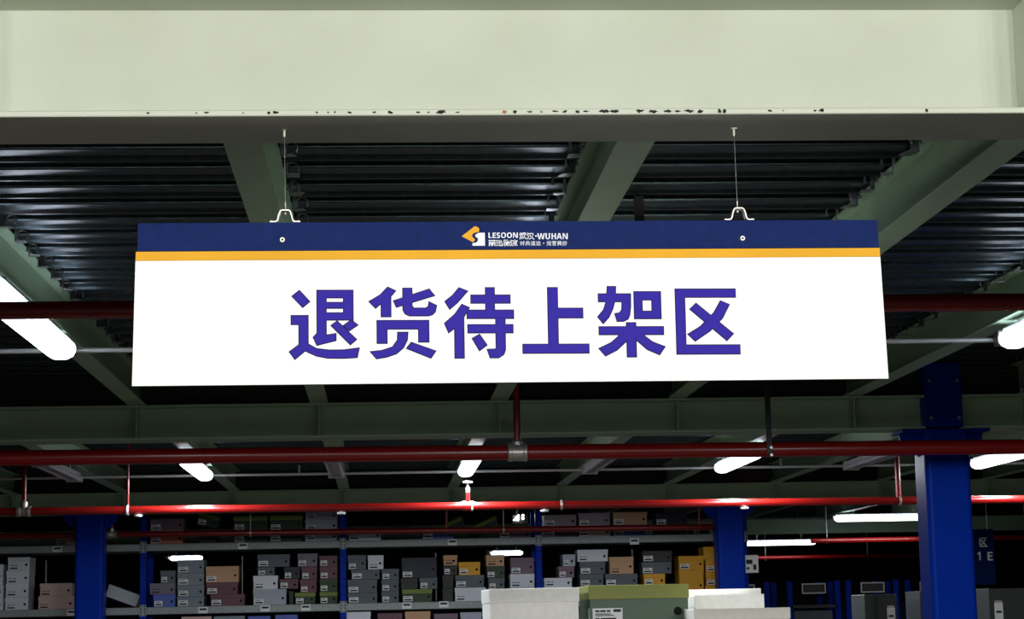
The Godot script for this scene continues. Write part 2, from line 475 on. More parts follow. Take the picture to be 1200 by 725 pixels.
# ---------------------------------------------------------------- steel
func girder(label: String, d: float, x0: float, x1: float, bottom: float, stiff: Array, plates: bool) -> Node3D:
	var paint: Material = M.paint if d == NEAR else M.beam_green
	var t := thing("main_beam", label, "beam", w((x0 + x1) / 2.0, bottom, d))
	var l := x1 - x0
	var h := SEC - bottom
	part("bottom_flange", MB.new().box(Vector3(0, 0.006, 0), Vector3(l, 0.012, 0.226), 0.002).mesh(), paint, t)
	part("top_flange", MB.new().box(Vector3(0, h - 0.007, 0), Vector3(l, 0.012, 0.226), 0.002).mesh(), paint, t)
	part("web", MB.new().box(Vector3(0, h / 2.0, 0), Vector3(l, h - 0.025, 0.008)).mesh(), paint, t)
	var st := MB.new().box(Vector3.ZERO, Vector3(0.008, h - 0.026, 0.1), 0.001).mesh()
	for x in stiff:
		if x > x0 + 0.05 and x < x1 - 0.05:
			for s in [-1, 1]:
				part("stiffener", st, paint, t, Vector3(x - (x0 + x1) / 2.0, h / 2.0, s * 0.0545))
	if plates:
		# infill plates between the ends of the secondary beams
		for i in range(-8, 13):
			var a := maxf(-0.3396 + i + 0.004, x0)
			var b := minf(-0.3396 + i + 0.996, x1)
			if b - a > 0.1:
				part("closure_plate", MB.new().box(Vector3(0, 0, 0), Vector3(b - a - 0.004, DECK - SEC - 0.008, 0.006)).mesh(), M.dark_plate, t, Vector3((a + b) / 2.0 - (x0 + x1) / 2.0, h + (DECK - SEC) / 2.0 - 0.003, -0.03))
	return t

func build_beams() -> void:
	var xs := []
	for i in range(-8, 13): xs.append(-0.3396 + i)
	var near := girder("pale cream steel girder across the top of the picture, paint chipped along its lower edge", NEAR, -8.9, 12.9, 0.947, [-2.775, -0.757, 1.277, 3.3], false)
	# chipped paint along the front edge of the bottom flange
	var rng := RandomNumberGenerator.new()
	rng.seed = 11
	for c in [[161, 4, 3], [219, 3, 2], [231, 6, 3], [275, 2, 2], [306, 4, 4], [314, 7, 5], [364, 3, 3], [378, 2, 3], [386, 3, 3], [404, 5, 4], [434, 4, 3], [454, 6, 5], [487, 6, 3], [500, 4, 2], [516, 11, 5], [535, 5, 2],
			[593, 6, 5], [605, 5, 5], [624, 6, 3], [638, 3, 3], [655, 7, 3], [667, 6, 4], [682, 6, 5], [693, 8, 3], [716, 12, 5], [728, 10, 5], [759, 12, 5], [776, 12, 5], [794, 10, 4], [806, 8, 3], [820, 12, 5], [834, 10, 6], [858, 5, 6], [864, 4, 6], [921, 6, 3], [937, 2, 2], [977, 4, 4], [985, 7, 6], [1117, 4, 5]]:
		var r := (c[1] as float) / 640.0 * 0.55
		var poly := PackedVector2Array()
		for k in 15:
			var a := TAU * k / 15.0
			poly.append(Vector2(cos(a) * r * rng.randf_range(0.35, 1.4), sin(a) * minf(c[2] / 640.0 * 0.55, 0.0055) * rng.randf_range(0.3, 1.0)))
		var x: float = (c[0] - 600.0) / 642.0 + 0.253
		part("paint_chip", MB.new().prism(poly, 0.0, 0.0006).mesh(), M.rust if c[0] == 593 else M.chip, near, Vector3(x - 2.0, 0.006 + rng.randf_range(-0.0005, 0.0005), 0.1128), "bare chip in the cream paint")
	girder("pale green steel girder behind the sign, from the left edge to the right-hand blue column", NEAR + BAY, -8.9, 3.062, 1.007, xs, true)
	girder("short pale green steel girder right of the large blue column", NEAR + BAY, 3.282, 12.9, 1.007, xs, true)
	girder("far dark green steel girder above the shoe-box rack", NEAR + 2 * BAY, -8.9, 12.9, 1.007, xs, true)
	girder("most distant steel girder, over the far end of the right-hand aisle", NEAR + 3 * BAY, -8.9, 12.9, 1.007, [], false)
	girder("steel girder behind the viewer", NEAR - BAY, -8.9, 12.9, 1.007, [], false)
	# secondary beams lie on the girders, one length per bay
	var order := ["first", "second", "third", "fourth", "fifth", "sixth", "seventh", "eighth", "ninth", "tenth", "eleventh", "twelfth"]
	for bay in range(-1, 4):
		var a := NEAR + (bay - 1) * BAY
		for i in range(-5, 8):
			if bay > 2 and i < 3: continue
			if bay < 1 and (i < -3 or i > 4): continue
			var label := ""
			if bay == 1:
				match i:
					-1: label = "steel secondary beam at the left picture edge, carrying the lit lamp there"
					0: label = "steel secondary beam running back under the deck above the sign's left hanger"
					1: label = "steel secondary beam above the middle of the sign, right of its logo"
					2: label = "broad steel secondary beam descending from the top right corner to the sign's right end"
					3: label = "steel secondary beam at the right edge, above the lit lamp right of the sign"
					_: label = "steel secondary beam of the near bay outside the picture, %s from the left" % order[i + 5 - (5 if i > 3 else 0)]
			elif bay == 2: label = "steel secondary beam in the dark bay behind the green girder, %s from the left" % order[mini(i + 5, 11)]
			elif bay == 3: label = "distant steel secondary beam over the right-hand aisle, %s from the left" % order[maxi(i - 3, 0)]
			else: label = "steel secondary beam behind the viewer, bay %s, %s from the left" % ["nearer" if bay == 0 else "farther", order[maxi(i + 3, 0)]]
			var t := thing("secondary_beam", label, "beam", w(-0.3396 + i, SEC, a + BAY / 2.0), "secondary beams under the deck")
			if not M.has("sec_web"):
				M.sec_bottom = MB.new().box(Vector3(0, 0.005, 0), Vector3(0.1, 0.008, BAY - 0.006), 0.0015).mesh()
				M.sec_top = MB.new().box(Vector3(0, DECK - SEC - 0.012, 0), Vector3(0.1, 0.008, BAY - 0.006), 0.0015).mesh()
				M.sec_web = MB.new().box(Vector3(0, (DECK - SEC) / 2.0 - 0.003, 0), Vector3(0.006, DECK - SEC - 0.022, BAY - 0.006)).mesh()
				M.bolt = MB.new().lathe([[0, 0.012], [0.009, 0.012], [0.011, 0.008], [0.011, 0.0], [0.0, 0.0]], Vector3.ZERO, Vector3.BACK, 6).mesh()
			part("bottom_flange", M.sec_bottom, M.beam_green, t)
			part("top_flange", M.sec_top, M.beam_green, t)
			part("web", M.sec_web, M.beam_green, t)
			part("bolt", MB.new().lathe([[0, 0.026], [0.009, 0.026], [0.011, 0.02], [0.011, 0.0], [0.0, 0.0]], Vector3.ZERO, Vector3.UP, 8).mesh(), M.galv, t, Vector3(-0.03, 0.009, -BAY / 2.0 + 0.09))

func column(label: String, x: float, d: float, top_w: float) -> void:
	var t := thing("steel_column", label, "column", Vector3(x, 0, -d))
	var hgt := EYE + 1.007 - 0.02
	var prof := PackedVector2Array()
	var b := 0.128
	var r := 0.03
	for q in 4:
		var cx: float = [1, -1, -1, 1][q] * (b - r)
		var cy: float = [1, 1, -1, -1][q] * (b - r)
		for k in 6:
			var a := PI / 2 * q + PI / 2 * k / 5.0
			prof.append(Vector2(cx + cos(a) * r, cy + sin(a) * r))
	var mb := MB.new()
	mb.xf = Transform3D(Basis(Vector3.RIGHT, -PI / 2), Vector3.ZERO)
	mb.prism(prof, 0.02, hgt)
	part("shaft", mb.mesh(), M.blue_steel, t)
	part("base_plate", MB.new().box(Vector3(0, 0.01, 0), Vector3(0.42, 0.02, 0.42), 0.003).mesh(), M.blue_steel, t)
	part("seat_plate", MB.new().box(Vector3(0, hgt + 0.008, 0), Vector3(0.50, 0.016, 0.26), 0.002).mesh(), M.blue_steel, t)
	for s in [-1, 1]:
		var g := MB.new().prism(PackedVector2Array([Vector2(s * b, 0), Vector2(s * 0.24, 0), Vector2(s * 0.235, -0.04), Vector2(s * b, -0.13)]), -0.008, 0.008)
		part("gusset", g.mesh(), M.blue_steel, t, Vector3(0, hgt, 0))
	if top_w > 0.0:
		part("upper_shaft", MB.new().box(Vector3(0, (SEC + DECK - 1.007 - SEC) / 2.0 + 0.0, 0), Vector3(top_w, DECK - 1.007 - 0.014, top_w), 0.006).mesh(), M.blue_steel, t, Vector3(0, EYE + 1.007 + 0.001, 0))
		for s in [-1, 1]:
			for yy in [0.06, 0.27]:
				part("bolt", M.bolt, M.galv, t, Vector3(s * 0.08, EYE + 1.007 + yy, top_w / 2.0))

func build_columns() -> void:
	column("large blue steel column on the right, crossed by the thick red pipe", 3.174, NEAR + BAY, 0.212)
	column("blue steel column on the left in front of the shoe-box rack", -2.638, NEAR + 2 * BAY - 0.03, 0.0)
	column("blue steel column between the shoe-box rack and the right-hand aisle", 3.214, NEAR + 2 * BAY - 0.03, 0.0)

# ---------------------------------------------------------------- lamps
const LAMP_COLOR := Color(0.96, 0.985, 1.0)
const NEAR_COLOR := Color(1.0, 0.99, 0.968)
const LAMP_POWER := 4.8
const NEAR_POWER := 0.7

func lamp(label: String, x: float, d: float, length: float, along_x := false, on := true, power := LAMP_POWER, y := 1.10, all_round := false) -> void:
	var t := thing("strip_lamp" if on else "twin_tube_lamp", label, "lamp", w(x, y, d), "lit strip lamps" if on else "unlit twin tube lamps")
	if along_x: t.rotation.y = PI / 2
	var hl := length / 2.0
	if on:
		part("housing", MB.new().box(Vector3(0, 0.055, 0), Vector3(0.075, 0.03, length - 0.06), 0.006).mesh(), M.lamp_body, t)
		# wrap-round diffuser with rounded ends
		var mb := MB.new()
		var rows := [[0.055, 0.045], [0.062, 0.03], [0.062, 0.012], [0.052, -0.008], [0.03, -0.02], [0.0, -0.023]]
		var loops := []
		for rw in rows:
			var lp := []
			for k in 24:
				var a := TAU * k / 24.0
				var e: float = (hl - 0.062) * (1.0 if sin(a) >= 0 else -1.0)
				lp.append(Vector3(cos(a) * rw[0], rw[1], sin(a) * rw[0] + e))
			loops.append(lp)
		for i in rows.size() - 1:
			for k in 24:
				var k2 := (k + 1) % 24
				mb.quad(loops[i][k], loops[i][k2], loops[i + 1][k2], loops[i + 1][k])
		part("diffuser", mb.mesh(), M.glow, t, Vector3.ZERO, "glowing white diffuser")
		if all_round:
			# omni lights below the diffuser send light sideways as well
			for s in [-1, 1]:
				var l := OmniLight3D.new()
				l.name = "tube_light"
				l.light_color = NEAR_COLOR
				l.light_energy = power
				l.light_size = 0.03
				l.omni_range = 30.0
				l.omni_attenuation = 2.0
				l.shadow_enabled = true
				t.add_child(l, true)
				l.position = Vector3(0, -0.06, s * length * 0.25)
		else:
			var l := AreaLight3D.new()
			l.name = "tube_light"
			l.light_color = LAMP_COLOR
			l.light_energy = power
			l.area_size = Vector2(0.11, length - 0.08)
			l.area_range = 30.0
			l.area_attenuation = 2.0
			l.shadow_enabled = true
			t.add_child(l, true)
			l.position = Vector3(0, -0.026, 0)
			l.rotation = Vector3(-PI / 2, 0, 0)
	else:
		part("housing", MB.new().box(Vector3(0, 0.04, 0), Vector3(0.09, 0.035, length), 0.004).mesh(), M.lamp_body, t)
		for s in [-1, 1]:
			part("tube", MB.new().tube([Vector3(s * 0.042, 0.006, -hl + 0.04), Vector3(s * 0.042, 0.006, hl - 0.04)], 0.014, 12).mesh(), M.tube_off, t)
			part("tube_holder", MB.new().box(Vector3(0, 0.012, s * (hl - 0.02)), Vector3(0.125, 0.05, 0.03), 0.004).mesh(), M.lamp_body, t)
	for s in [-1, 1]:
		part("hanger_clip", MB.new().box(Vector3(0, ((DECK if along_x else SEC) - y + 0.058) / 2.0, s * hl * 0.6), Vector3(0.03, (DECK if along_x else SEC) - y - 0.058, 0.03), 0.002).mesh(), M.galv, t)
	part("junction_box", MB.new().box(Vector3(0.0, 0.035, -hl - 0.05), Vector3(0.085, 0.06, 0.07), 0.004).mesh(), M.galv, t)

func build_lamps() -> void:
	var c1 := NEAR + BAY / 2.0
	var c2 := NEAR + BAY * 1.5
	var c0 := NEAR - BAY / 2.0
	var d1 := c1 + 0.87
	var d2 := c2 + 0.70
	lamp("lit strip lamp at the left edge, crossed by a red pipe", -1.30, d1 - 0.0967 - 0.85, 1.7)
	lamp("lit strip lamp hidden behind the middle of the sign", 0.66, d1 - 0.0967 - 0.75, 1.5)
	lamp("lit strip lamp at the right edge beside the sign", 2.66, d1 - 0.0967 - 0.75, 1.5)
	lamp("unlit twin tube lamp hidden behind the left of the sign", -0.34, d1 - 0.0967 - 0.75, 1.5, false, false)
	lamp("unlit twin tube lamp hidden behind the right of the sign", 1.66, d1 - 0.0967 - 0.75, 1.5, false, false)
	lamp("lit strip lamp left of centre under the thick red pipe", -1.34, d2 - 0.0967 - 0.75, 1.5)
	lamp("lit strip lamp below the middle of the sign, above a sprinkler head", 0.65, d2 - 0.0967 - 0.75, 1.5)
	lamp("lit strip lamp beside the black pipe hanger, right of centre", 2.64, d2 - 0.0967 - 0.75, 1.5)
	lamp("lit strip lamp just entering at the right edge beyond the blue column", 4.66, d2 - 0.0967 - 0.75, 1.5)
	lamp("unlit twin tube lamp at the far left behind the thick red pipe", -2.33, d2 - 0.0967 - 0.8, 1.6, false, false)
	lamp("unlit twin tube lamp below the left part of the sign", -0.34, d2 - 0.0967 - 0.8, 1.6, false, false)
	lamp("unlit twin tube lamp below the right part of the sign", 1.61, d2 - 0.0967 - 0.8, 1.6, false, false)
	lamp("unlit twin tube lamp left of the large blue column", 3.66, d2 - 0.0967 - 0.8, 1.6, false, false)
	for i in 7:
		lamp("lit strip lamp overhead of the viewer, %s from the left" % ["first", "second", "third", "fourth", "fifth", "sixth", "seventh"][i], -2.34 + i, c0, 1.5, false, true, NEAR_POWER, 1.10, true)
	for i in 3:
		lamp("lit strip lamp behind the viewer, %s" % ["on the left", "in the middle", "on the right"][i], -1.34 + 2 * i, c0 - BAY, 1.5, false, true, NEAR_POWER * 4.6, 1.10, true)
	lamp("long bright strip lamp crosswise in the right-hand aisle, left of the large blue column", 6.10, 24.7, 1.22, true, true, 1.2)
	lamp("smaller strip lamp crosswise at the far end of the right-hand aisle", 6.42, 33.0, 1.2, true, true, 1.2)
	for q in [["tiny lit lamp far behind the rack, seen over the grey stack of four", -3.33, 35.45], ["tiny lit lamp far behind the rack, seen over the tan box of the narrow stack", 2.17, 35.8]]:
		lamp(q[0], q[1], q[2], 0.56, true, true, 0.3)
	# thin conduits feeding the lamps
	for c in [["thin silver conduit feeding the lamps on either side of the sign", -8.5, 11.0, d1, 1.135], ["thin silver conduit running across behind the thick red pipe", -8.5, 11.0, d2, 1.13], ["thin conduit leading left from the long aisle lamp", 2.0, 5.39, 24.7, 1.135]]:
		var t := thing("conduit", c[0], "conduit", w((c[1] + c[2]) / 2.0, c[4], c[3]))
		var hl: float = (c[2] - c[1]) / 2.0
		part("run", MB.new().tube([Vector3(-hl, 0, 0), Vector3(hl, 0, 0)], 0.0105, 12).mesh(), M.conduit, t)
		for k in 6:
			var x: float = -hl + 0.35 + k * (hl * 2 - 0.7) / 5.0
			part("strap", MB.new().box(Vector3(x, (SEC - c[4]) / 2.0, 0), Vector3(0.016, SEC - c[4], 0.006), 0.001).mesh(), M.galv, t)

# ---------------------------------------------------------------- pipes
func ring(t: Node3D, x: float, r: float, at: Vector3, m: Material, called := "clamp", width := 0.02) -> void:
	part(called, MB.new().lathe([[r * 0.9, -width], [r * 1.25, -width], [r * 1.3, -width * 0.7], [r * 1.3, width * 0.7], [r * 1.25, width], [r * 0.9, width]], at + Vector3(x, 0, 0), Vector3.RIGHT, 20).mesh(), m, t)

func sprinkler(t: Node3D, at: Vector3, up := false) -> void:
	var s := 1.0 if up else -1.0
	if not up:
		var c := part("sprinkler_head", MB.new().lathe([[0.0, 0.0], [0.014, 0.0], [0.014, 0.016], [0.0, 0.016]], at, Vector3.DOWN, 12).mesh(), M.fitting, t)
		part("cover_plate", MB.new().lathe([[0.0, 0.008], [0.030, 0.010], [0.032, 0.016], [0.026, 0.024], [0.0, 0.028]], at, Vector3.DOWN, 20).mesh(), M.sticker, c)
		return
	var o := part("sprinkler_head", MB.new().lathe([[0.0, 0.0], [0.018, 0.0], [0.018, 0.03], [0.010, 0.034], [0.008, 0.055], [0.004, 0.07], [0.0, 0.07]], at, Vector3.UP * s, 12).mesh(), M.fitting, t)
	part("deflector", MB.new().lathe([[0.0, 0.0], [0.034, 0.002], [0.036, 0.008], [0.03, 0.016], [0.0, 0.018]], at + Vector3.UP * s * 0.066, Vector3.UP * s, 16).mesh(), M.sticker, o)

func build_pipes() -> void:
	# 1: behind the sign
	var a := w(-8.6, 1.028, 6.65)
	var b := w(12.5, 0.995, 6.65)
	var t := thing("sprinkler_pipe", "dark red pipe crossing at mid height behind the sign, over the left lamp", "pipe", Vector3(0, EYE, -6.65))
	part("run", MB.new().tube([a - t.position, b - t.position], 0.0295, 24).mesh(), M.red, t)
	part("hanger_strap", MB.new().box(Vector3(0.866, (1.016 + DECK) / 2.0 + 0.012, 0), Vector3(0.032, DECK - 1.016 - 0.03, 0.012), 0.001).mesh(), M.black, t)
	ring(t, 0.866, 0.0295, Vector3(0, 1.013, 0), M.black, "hanger_clamp")
	# 2: thick pipe in front of the green girder
	t = thing("sprinkler_pipe", "thick dark red pipe with grey tee, crossing in front of the large blue column", "pipe", Vector3(0, EYE, -10.9))
	a = Vector3(-8.6, 0.905, 0)
	b = Vector3(12.5, 0.833, 0)
	part("run", MB.new().tube([a, b], 0.041, 28).mesh(), M.red, t)
	var y := func(x: float) -> float: return 0.905 + (x + 8.6) / 21.1 * (0.833 - 0.905)
	part("tee", MB.new().lathe([[0.04, -0.052], [0.047, -0.052], [0.05, -0.046], [0.05, -0.034], [0.047, -0.03], [0.047, 0.03], [0.05, 0.034], [0.05, 0.046], [0.047, 0.052], [0.04, 0.052]], Vector3(0.728, y.call(0.728), 0), Vector3.RIGHT, 24).lathe([[0.03, 0.0], [0.03, 0.055], [0.026, 0.06], [0.0, 0.06]], Vector3(0.728, y.call(0.728), 0), Vector3.UP, 20).mesh(), M.fitting, t, Vector3.ZERO, "grey grooved tee fitting")
	part("riser", MB.new().tube([Vector3(0.728, y.call(0.728) + 0.05, 0), Vector3(0.728, DECK - 0.016, 0)], 0.0185, 16).mesh(), M.red, t)
	part("hanger_strap", MB.new().box(Vector3(2.078, (0.825 + DECK) / 2.0, 0.045), Vector3(0.03, DECK - 0.825 - 0.034, 0.006), 0.001).mesh(), M.black, t, Vector3.ZERO, "black flat hanger")
	for yy in [0.835, 0.875]:
		part("bolt", MB.new().lathe([[0, 0.012], [0.008, 0.012], [0.009, 0.008], [0.009, 0.0]], Vector3(2.086, yy, 0.048), Vector3.BACK, 8).mesh(), M.galv, t)
	# 3: bright red pipe under the far lamps
	t = thing("sprinkler_pipe", "long bright red pipe with pendent sprinklers below the row of far lamps", "pipe", Vector3(0, EYE, -15.0))
	part("run", MB.new().tube([Vector3(-8.6, 0.852, 0), Vector3(12.5, 0.765, 0)], 0.029, 24).mesh(), M.red, t)
	var y3 := func(x: float) -> float: return 0.852 + (x + 8.6) / 21.1 * (0.765 - 0.852)
	for x in [-1.754, -0.291, 1.191, 2.67]:
		sprinkler(t, Vector3(x, y3.call(x) - 0.024, 0))
	for x in [-1.83, 0.66, 1.318, 3.83]:
		ring(t, x, 0.029, Vector3(0, y3.call(x), 0), M.fitting if x > 1 else M.sticker, "coupling", 0.008)
	part("riser", MB.new().tube([Vector3(-2.571, y3.call(-2.571), 0), Vector3(-2.571, DECK - 0.016, 0)], 0.017, 14).mesh(), M.red, t)
	part("tee", MB.new().lathe([[0.026, -0.05], [0.038, -0.05], [0.04, -0.03], [0.036, -0.02], [0.036, 0.02], [0.04, 0.03], [0.038, 0.05], [0.026, 0.05]], Vector3(-2.571, y3.call(-2.571), 0), Vector3.RIGHT, 20).lathe([[0.028, 0.0], [0.028, 0.07], [0.016, 0.075]], Vector3(-2.571, y3.call(-2.571), 0), Vector3.UP, 16).mesh(), M.fitting, t, Vector3.ZERO, "silver tee fitting")
	part("hanger_rod", MB.new().tube([Vector3(-1.83, y3.call(-1.83) + 0.02, 0), Vector3(-1.83, DECK - 0.016, 0)], 0.009, 12).mesh(), M.red, t)
	part("riser", MB.new().tube([Vector3(3.824, y3.call(3.824), 0), Vector3(3.824, DECK - 0.016, 0)], 0.02, 14).mesh(), M.red, t)
	ring(t, 0.632, 0.029, Vector3(0, y3.call(0.632), 0), M.red, "tee", 0.04)
	part("riser", MB.new().tube([Vector3(0.632, y3.call(0.632), 0), Vector3(0.632, y3.call(0.632) + 0.1, 0)], 0.017, 14).mesh(), M.red, t)
	sprinkler(t, Vector3(0.632, y3.call(0.632) + 0.1, 0), true)
	# 4: lower pipe just in front of the rack
	t = thing("sprinkler_pipe", "thin red pipe running along the top of the shoe-box rack", "pipe", Vector3(0, EYE, -19.3))
	part("run", MB.new().tube([Vector3(-8.6, 0.838, 0), Vector3(-2.50, 0.838, 0), Vector3(3.35, 0.812, 0)], 0.0275, 20).mesh(), M.red, t)
	part("tee", MB.new().lathe([[0.024, -0.05], [0.036, -0.05], [0.038, -0.02], [0.034, 0.02], [0.036, 0.05], [0.024, 0.05]], Vector3(-2.50, 0.838, 0), Vector3.RIGHT, 18).lathe([[0.026, 0.0], [0.026, 0.055], [0.0, 0.056]], Vector3(-2.50, 0.838, 0), Vector3.UP, 16).mesh(), M.fitting, t, Vector3.ZERO, "silver tee fitting")
	part("riser", MB.new().tube([Vector3(-2.50, 0.89, 0), Vector3(-2.50, 0.955, 0)], 0.017, 12).mesh(), M.red, t)
	for x in [0.607, 3.0]:
		part("riser", MB.new().tube([Vector3(x, 0.83, 0), Vector3(x, DECK - 0.016, 0)], 0.014, 12).mesh(), M.red, t)
	for x in [-1.22, 1.143]:
		ring(t, x, 0.0275, Vector3(0, 0.826 - x * 0.0044, 0), M.fitting, "coupling", 0.008)
		part("riser", MB.new().tube([Vector3(x, 0.82, 0), Vector3(x, DECK - 0.016, 0)], 0.006, 8).mesh(), M.galv, t)
	# two pipes in the right-hand aisle
	t = thing("sprinkler_pipe", "red pipe between the two crosswise lamps in the right-hand aisle", "pipe", Vector3(0, EYE, -25.2))
	part("run", MB.new().tube([Vector3(5.3, 0.87, 0), Vector3(12.5, 0.86, 0)], 0.032, 18).mesh(), M.red, t)
	for x in [5.5, 8.0, 11.5]: part("hanger_rod", MB.new().tube([Vector3(x, 0.83, 0), Vector3(x, DECK - 0.016, 0)], 0.006, 8).mesh(), M.galv, t)
	t = thing("sprinkler_pipe", "lower red pipe at the far end of the right-hand aisle", "pipe", Vector3(0, EYE, -33.6))
	part("run", MB.new().tube([Vector3(6.1, 0.90, 0), Vector3(12.5, 0.89, 0)], 0.03, 18).mesh(), M.red, t)
	for x in [6.3, 8.0, 11.5]: part("hanger_rod", MB.new().tube([Vector3(x, 0.85, 0), Vector3(x, DECK - 0.016, 0)], 0.006, 8).mesh(), M.galv, t)

# ---------------------------------------------------------------- sign
const GLYPHS := {
	"0": [[83,125,122,94,175,152,138,183], [80,220,166,220,166,362,205,385,270,393,340,392,418,382,407,433,340,437,260,436,205,425,150,400,99,442,70,402,118,366,118,268,80,268],
		[207,94,255,94,255,318,303,310,303,348,207,372,188,330,207,310], [207,94,388,94,388,135,207,135], [338,94,388,94,388,246,338,246], [207,155,388,155,388,187,207,187], [207,207,388,207,388,246,207,246], [275,272,308,247,405,342,372,370], [378,242,412,270,368,300,336,272]],
	"1": [[558,78,600,98,575,128,575,230,524,230,524,165,498,188,463,152,520,118], [632,84,680,84,680,175,688,184,745,184,757,178,762,152,802,172,795,205,780,220,760,226,665,226,642,215,632,195], [585,148,765,88,793,124,600,183],
		[503,246,762,246,762,357,708,357,708,292,555,292,555,363,503,363], [605,305,658,305,655,345,635,385,600,415,550,432,500,440,468,402,530,395,580,378,603,345], [672,355,796,400,770,438,647,388]],
	"2": [[912,82,958,100,905,160,865,194,840,152,880,120], [925,165,965,183,936,232,936,438,887,438,887,290,858,312,837,262,890,215], [970,119,1168,119,1168,163,970,163], [1043,82,1090,82,1090,215,1043,215],
		[950,195,1184,195,1184,240,950,240], [953,268,1180,268,1180,312,953,312], [1092,235,1141,235,1141,395,1132,420,1105,437,1062,437,1047,392,1092,390], [973,338,1012,316,1050,372,1010,402]],
	"3": [[196,82,248,82,248,380,196,380], [210,186,373,186,373,238,210,238], [68,367,400,367,400,415,68,415]],
	"4": [[450,114,615,114,614,180,608,225,598,245,575,256,542,256,530,214,556,210,566,195,568,157,450,157], [496,77,541,77,538,140,525,190,503,235,473,268,444,232,475,195,490,150],
		[629,103,766,103,766,148,629,148], [629,202,766,202,766,243,629,243], [629,103,672,103,672,243,629,243], [718,103,766,103,766,243,718,243],
		[450,280,776,280,776,323,450,323], [588,260,637,260,637,435,588,435], [550,310,600,318,592,352,540,400,480,430,446,390,510,360,545,330], [676,310,626,318,636,350,690,398,752,425,782,382,720,358,680,328]],
	"5": [[837,90,1144,90,1144,135,837,135], [837,90,887,90,887,422,837,422], [837,373,1158,373,1158,422,837,422], [1065,150,1112,170,1075,240,1010,305,932,357,894,320,960,280,1030,210], [942,162,908,194,1092,355,1128,318]],
}
# small characters as strokes on a 10 x 10 grid
const STROKES := {
	"wu": [[1,9,5.5,9], [0.3,7.2,9.7,7.2], [3.2,6,3.2,1.2], [3.2,3.8,5.2,3.8], [1.2,5,1.2,1], [0.2,0.9,5.8,1.8], [6.3,9.8,6.6,6,7.6,2.5,8.8,0.4,9.6,2.2], [7.6,9.6,8.8,8.4]],
	"han": [[0.6,9.2,1.8,8.2], [0.2,6.4,1.4,5.5], [0.4,0.6,2,3.8], [3,8.6,8.8,8.6,7.8,5,6,2.4,3.2,0.3], [3.6,6.6,5.6,3.4,9.6,0.3]],
	"dot": [[4.6,5,5.4,5]],
	"li": [[0.3,9,9.7,9], [1,0.5,1,7.2,4.2,7.2,4.2,0.8], [2.3,5,3,3.2], [5.8,0.5,5.8,7.2,9.2,7.2,9.2,0.8], [7.2,5,8,3.2]],
	"xun": [[1,9,2,8], [0.4,6,2,6,2,2,0.4,0.6], [2,1.8,4,0.7,9.8,0.6], [3.6,8.8,8,8.8,8.2,3.5,9.5,2.2], [3.4,5.5,7.2,5.5], [5.4,8.8,5.4,1.8]],
	"thing": [[1,9,0.6,6.5], [0.8,7.6,4,7.6], [2.4,9.8,2.4,0.3], [0.2,3.4,4,4.8], [5.6,9.8,4.4,6.2], [5.2,8,9.4,8,9,1,7.6,0.8], [6.8,7.8,4.4,2.4], [8.2,7.8,5.4,1]],
	"flow": [[0.6,9.2,1.8,8.2], [0.2,6.4,1.4,5.5], [0.4,0.6,2,3.8], [3,8.4,9.6,8.4], [6.3,9.8,6.3,8.4], [5.8,8.2,4.2,6.2,8.8,6.5], [4.4,5.2,4.2,2,3,0.4], [6.4,5.2,6.4,0.6], [8.4,5.2,8.4,1,9.8,1]],
	"time": [[0.6,8.6,3.6,8.6,3.6,1.4,0.6,1.4,0.6,8.6], [0.6,5,3.6,5], [4.4,7,9.8,7], [8,9.8,8,0.6,6.8,0.8], [5.4,5,6.4,3.6]],
	"shang": [[5,9.8,5,6.6], [2,9.2,3,7.4], [8,9.2,7,7.4], [0.8,0.3,0.8,6.4,9.2,6.4,9.2,0.5], [3.2,4.4,6.8,4.4,6.8,1.6,3.2,1.6,3.2,4.4]],
	"su": [[1,9,2,8], [0.4,6,2,6,2,2,0.4,0.6], [2,1.8,4,0.7,9.8,0.6], [3.6,8.4,9.4,8.4], [4.2,7,8.8,7,8.8,4.8,4.2,4.8,4.2,7], [6.5,9.8,6.5,1.6], [6.3,4.6,4,2.4], [6.7,4.6,9,2.4]],
	"da": [[1,9,2,8], [0.4,6,2,6,2,2,0.4,0.6], [2,1.8,4,0.7,9.8,0.6], [3.6,7,9.6,7], [6.5,9.8,6,5,3.8,2.2], [6.6,6.4,9,2.4]],
	"yun": [[1,9,2,8], [0.4,6,2,6,2,2,0.4,0.6], [2,1.8,4,0.7,9.8,0.6], [4.2,9,8.8,9], [3.4,6.4,9.6,6.4], [6,6.2,4.6,3,8.8,3.4], [7.8,4.8,9.4,2.2]],
	"ying": [[0.4,9,9.6,9], [3.2,9.8,3.2,8], [6.8,9.8,6.8,8], [0.6,5.6,0.6,7.2,9.4,7.2,9.4,5.6], [2.8,5.8,7.2,5.8,7.2,4.2,2.8,4.2,2.8,5.8], [1.8,2.8,8.2,2.8,8.2,0.4,1.8,0.4,1.8,2.8]],
	"mei": [[3,9.8,3.8,8.6], [7,9.8,6.2,8.6], [1,8.4,9,8.4], [1.6,6.8,8.4,6.8], [0.4,5.2,9.6,5.2], [5,8.4,5,5.2], [0.6,3.4,9.4,3.4], [5,5,4.4,2.4,0.6,0.2], [5.4,3.2,9.4,0.2]],
	"hao": [[2.2,9.8,1,3.4,3.8,0.4], [4,7,3,3,0.4,0.2], [0.3,7,4.2,7], [5.2,8.8,9.2,8.8,7.4,6.6,7.4,0.6,6,0.8], [4.8,5,9.8,5]],
	"area": [[9.4,9.2,0.8,9.2,0.8,0.8,9.6,0.8], [2.6,7.4,7.8,2.4], [7.6,7.6,5.4,4.6,2.6,2.4]],
}

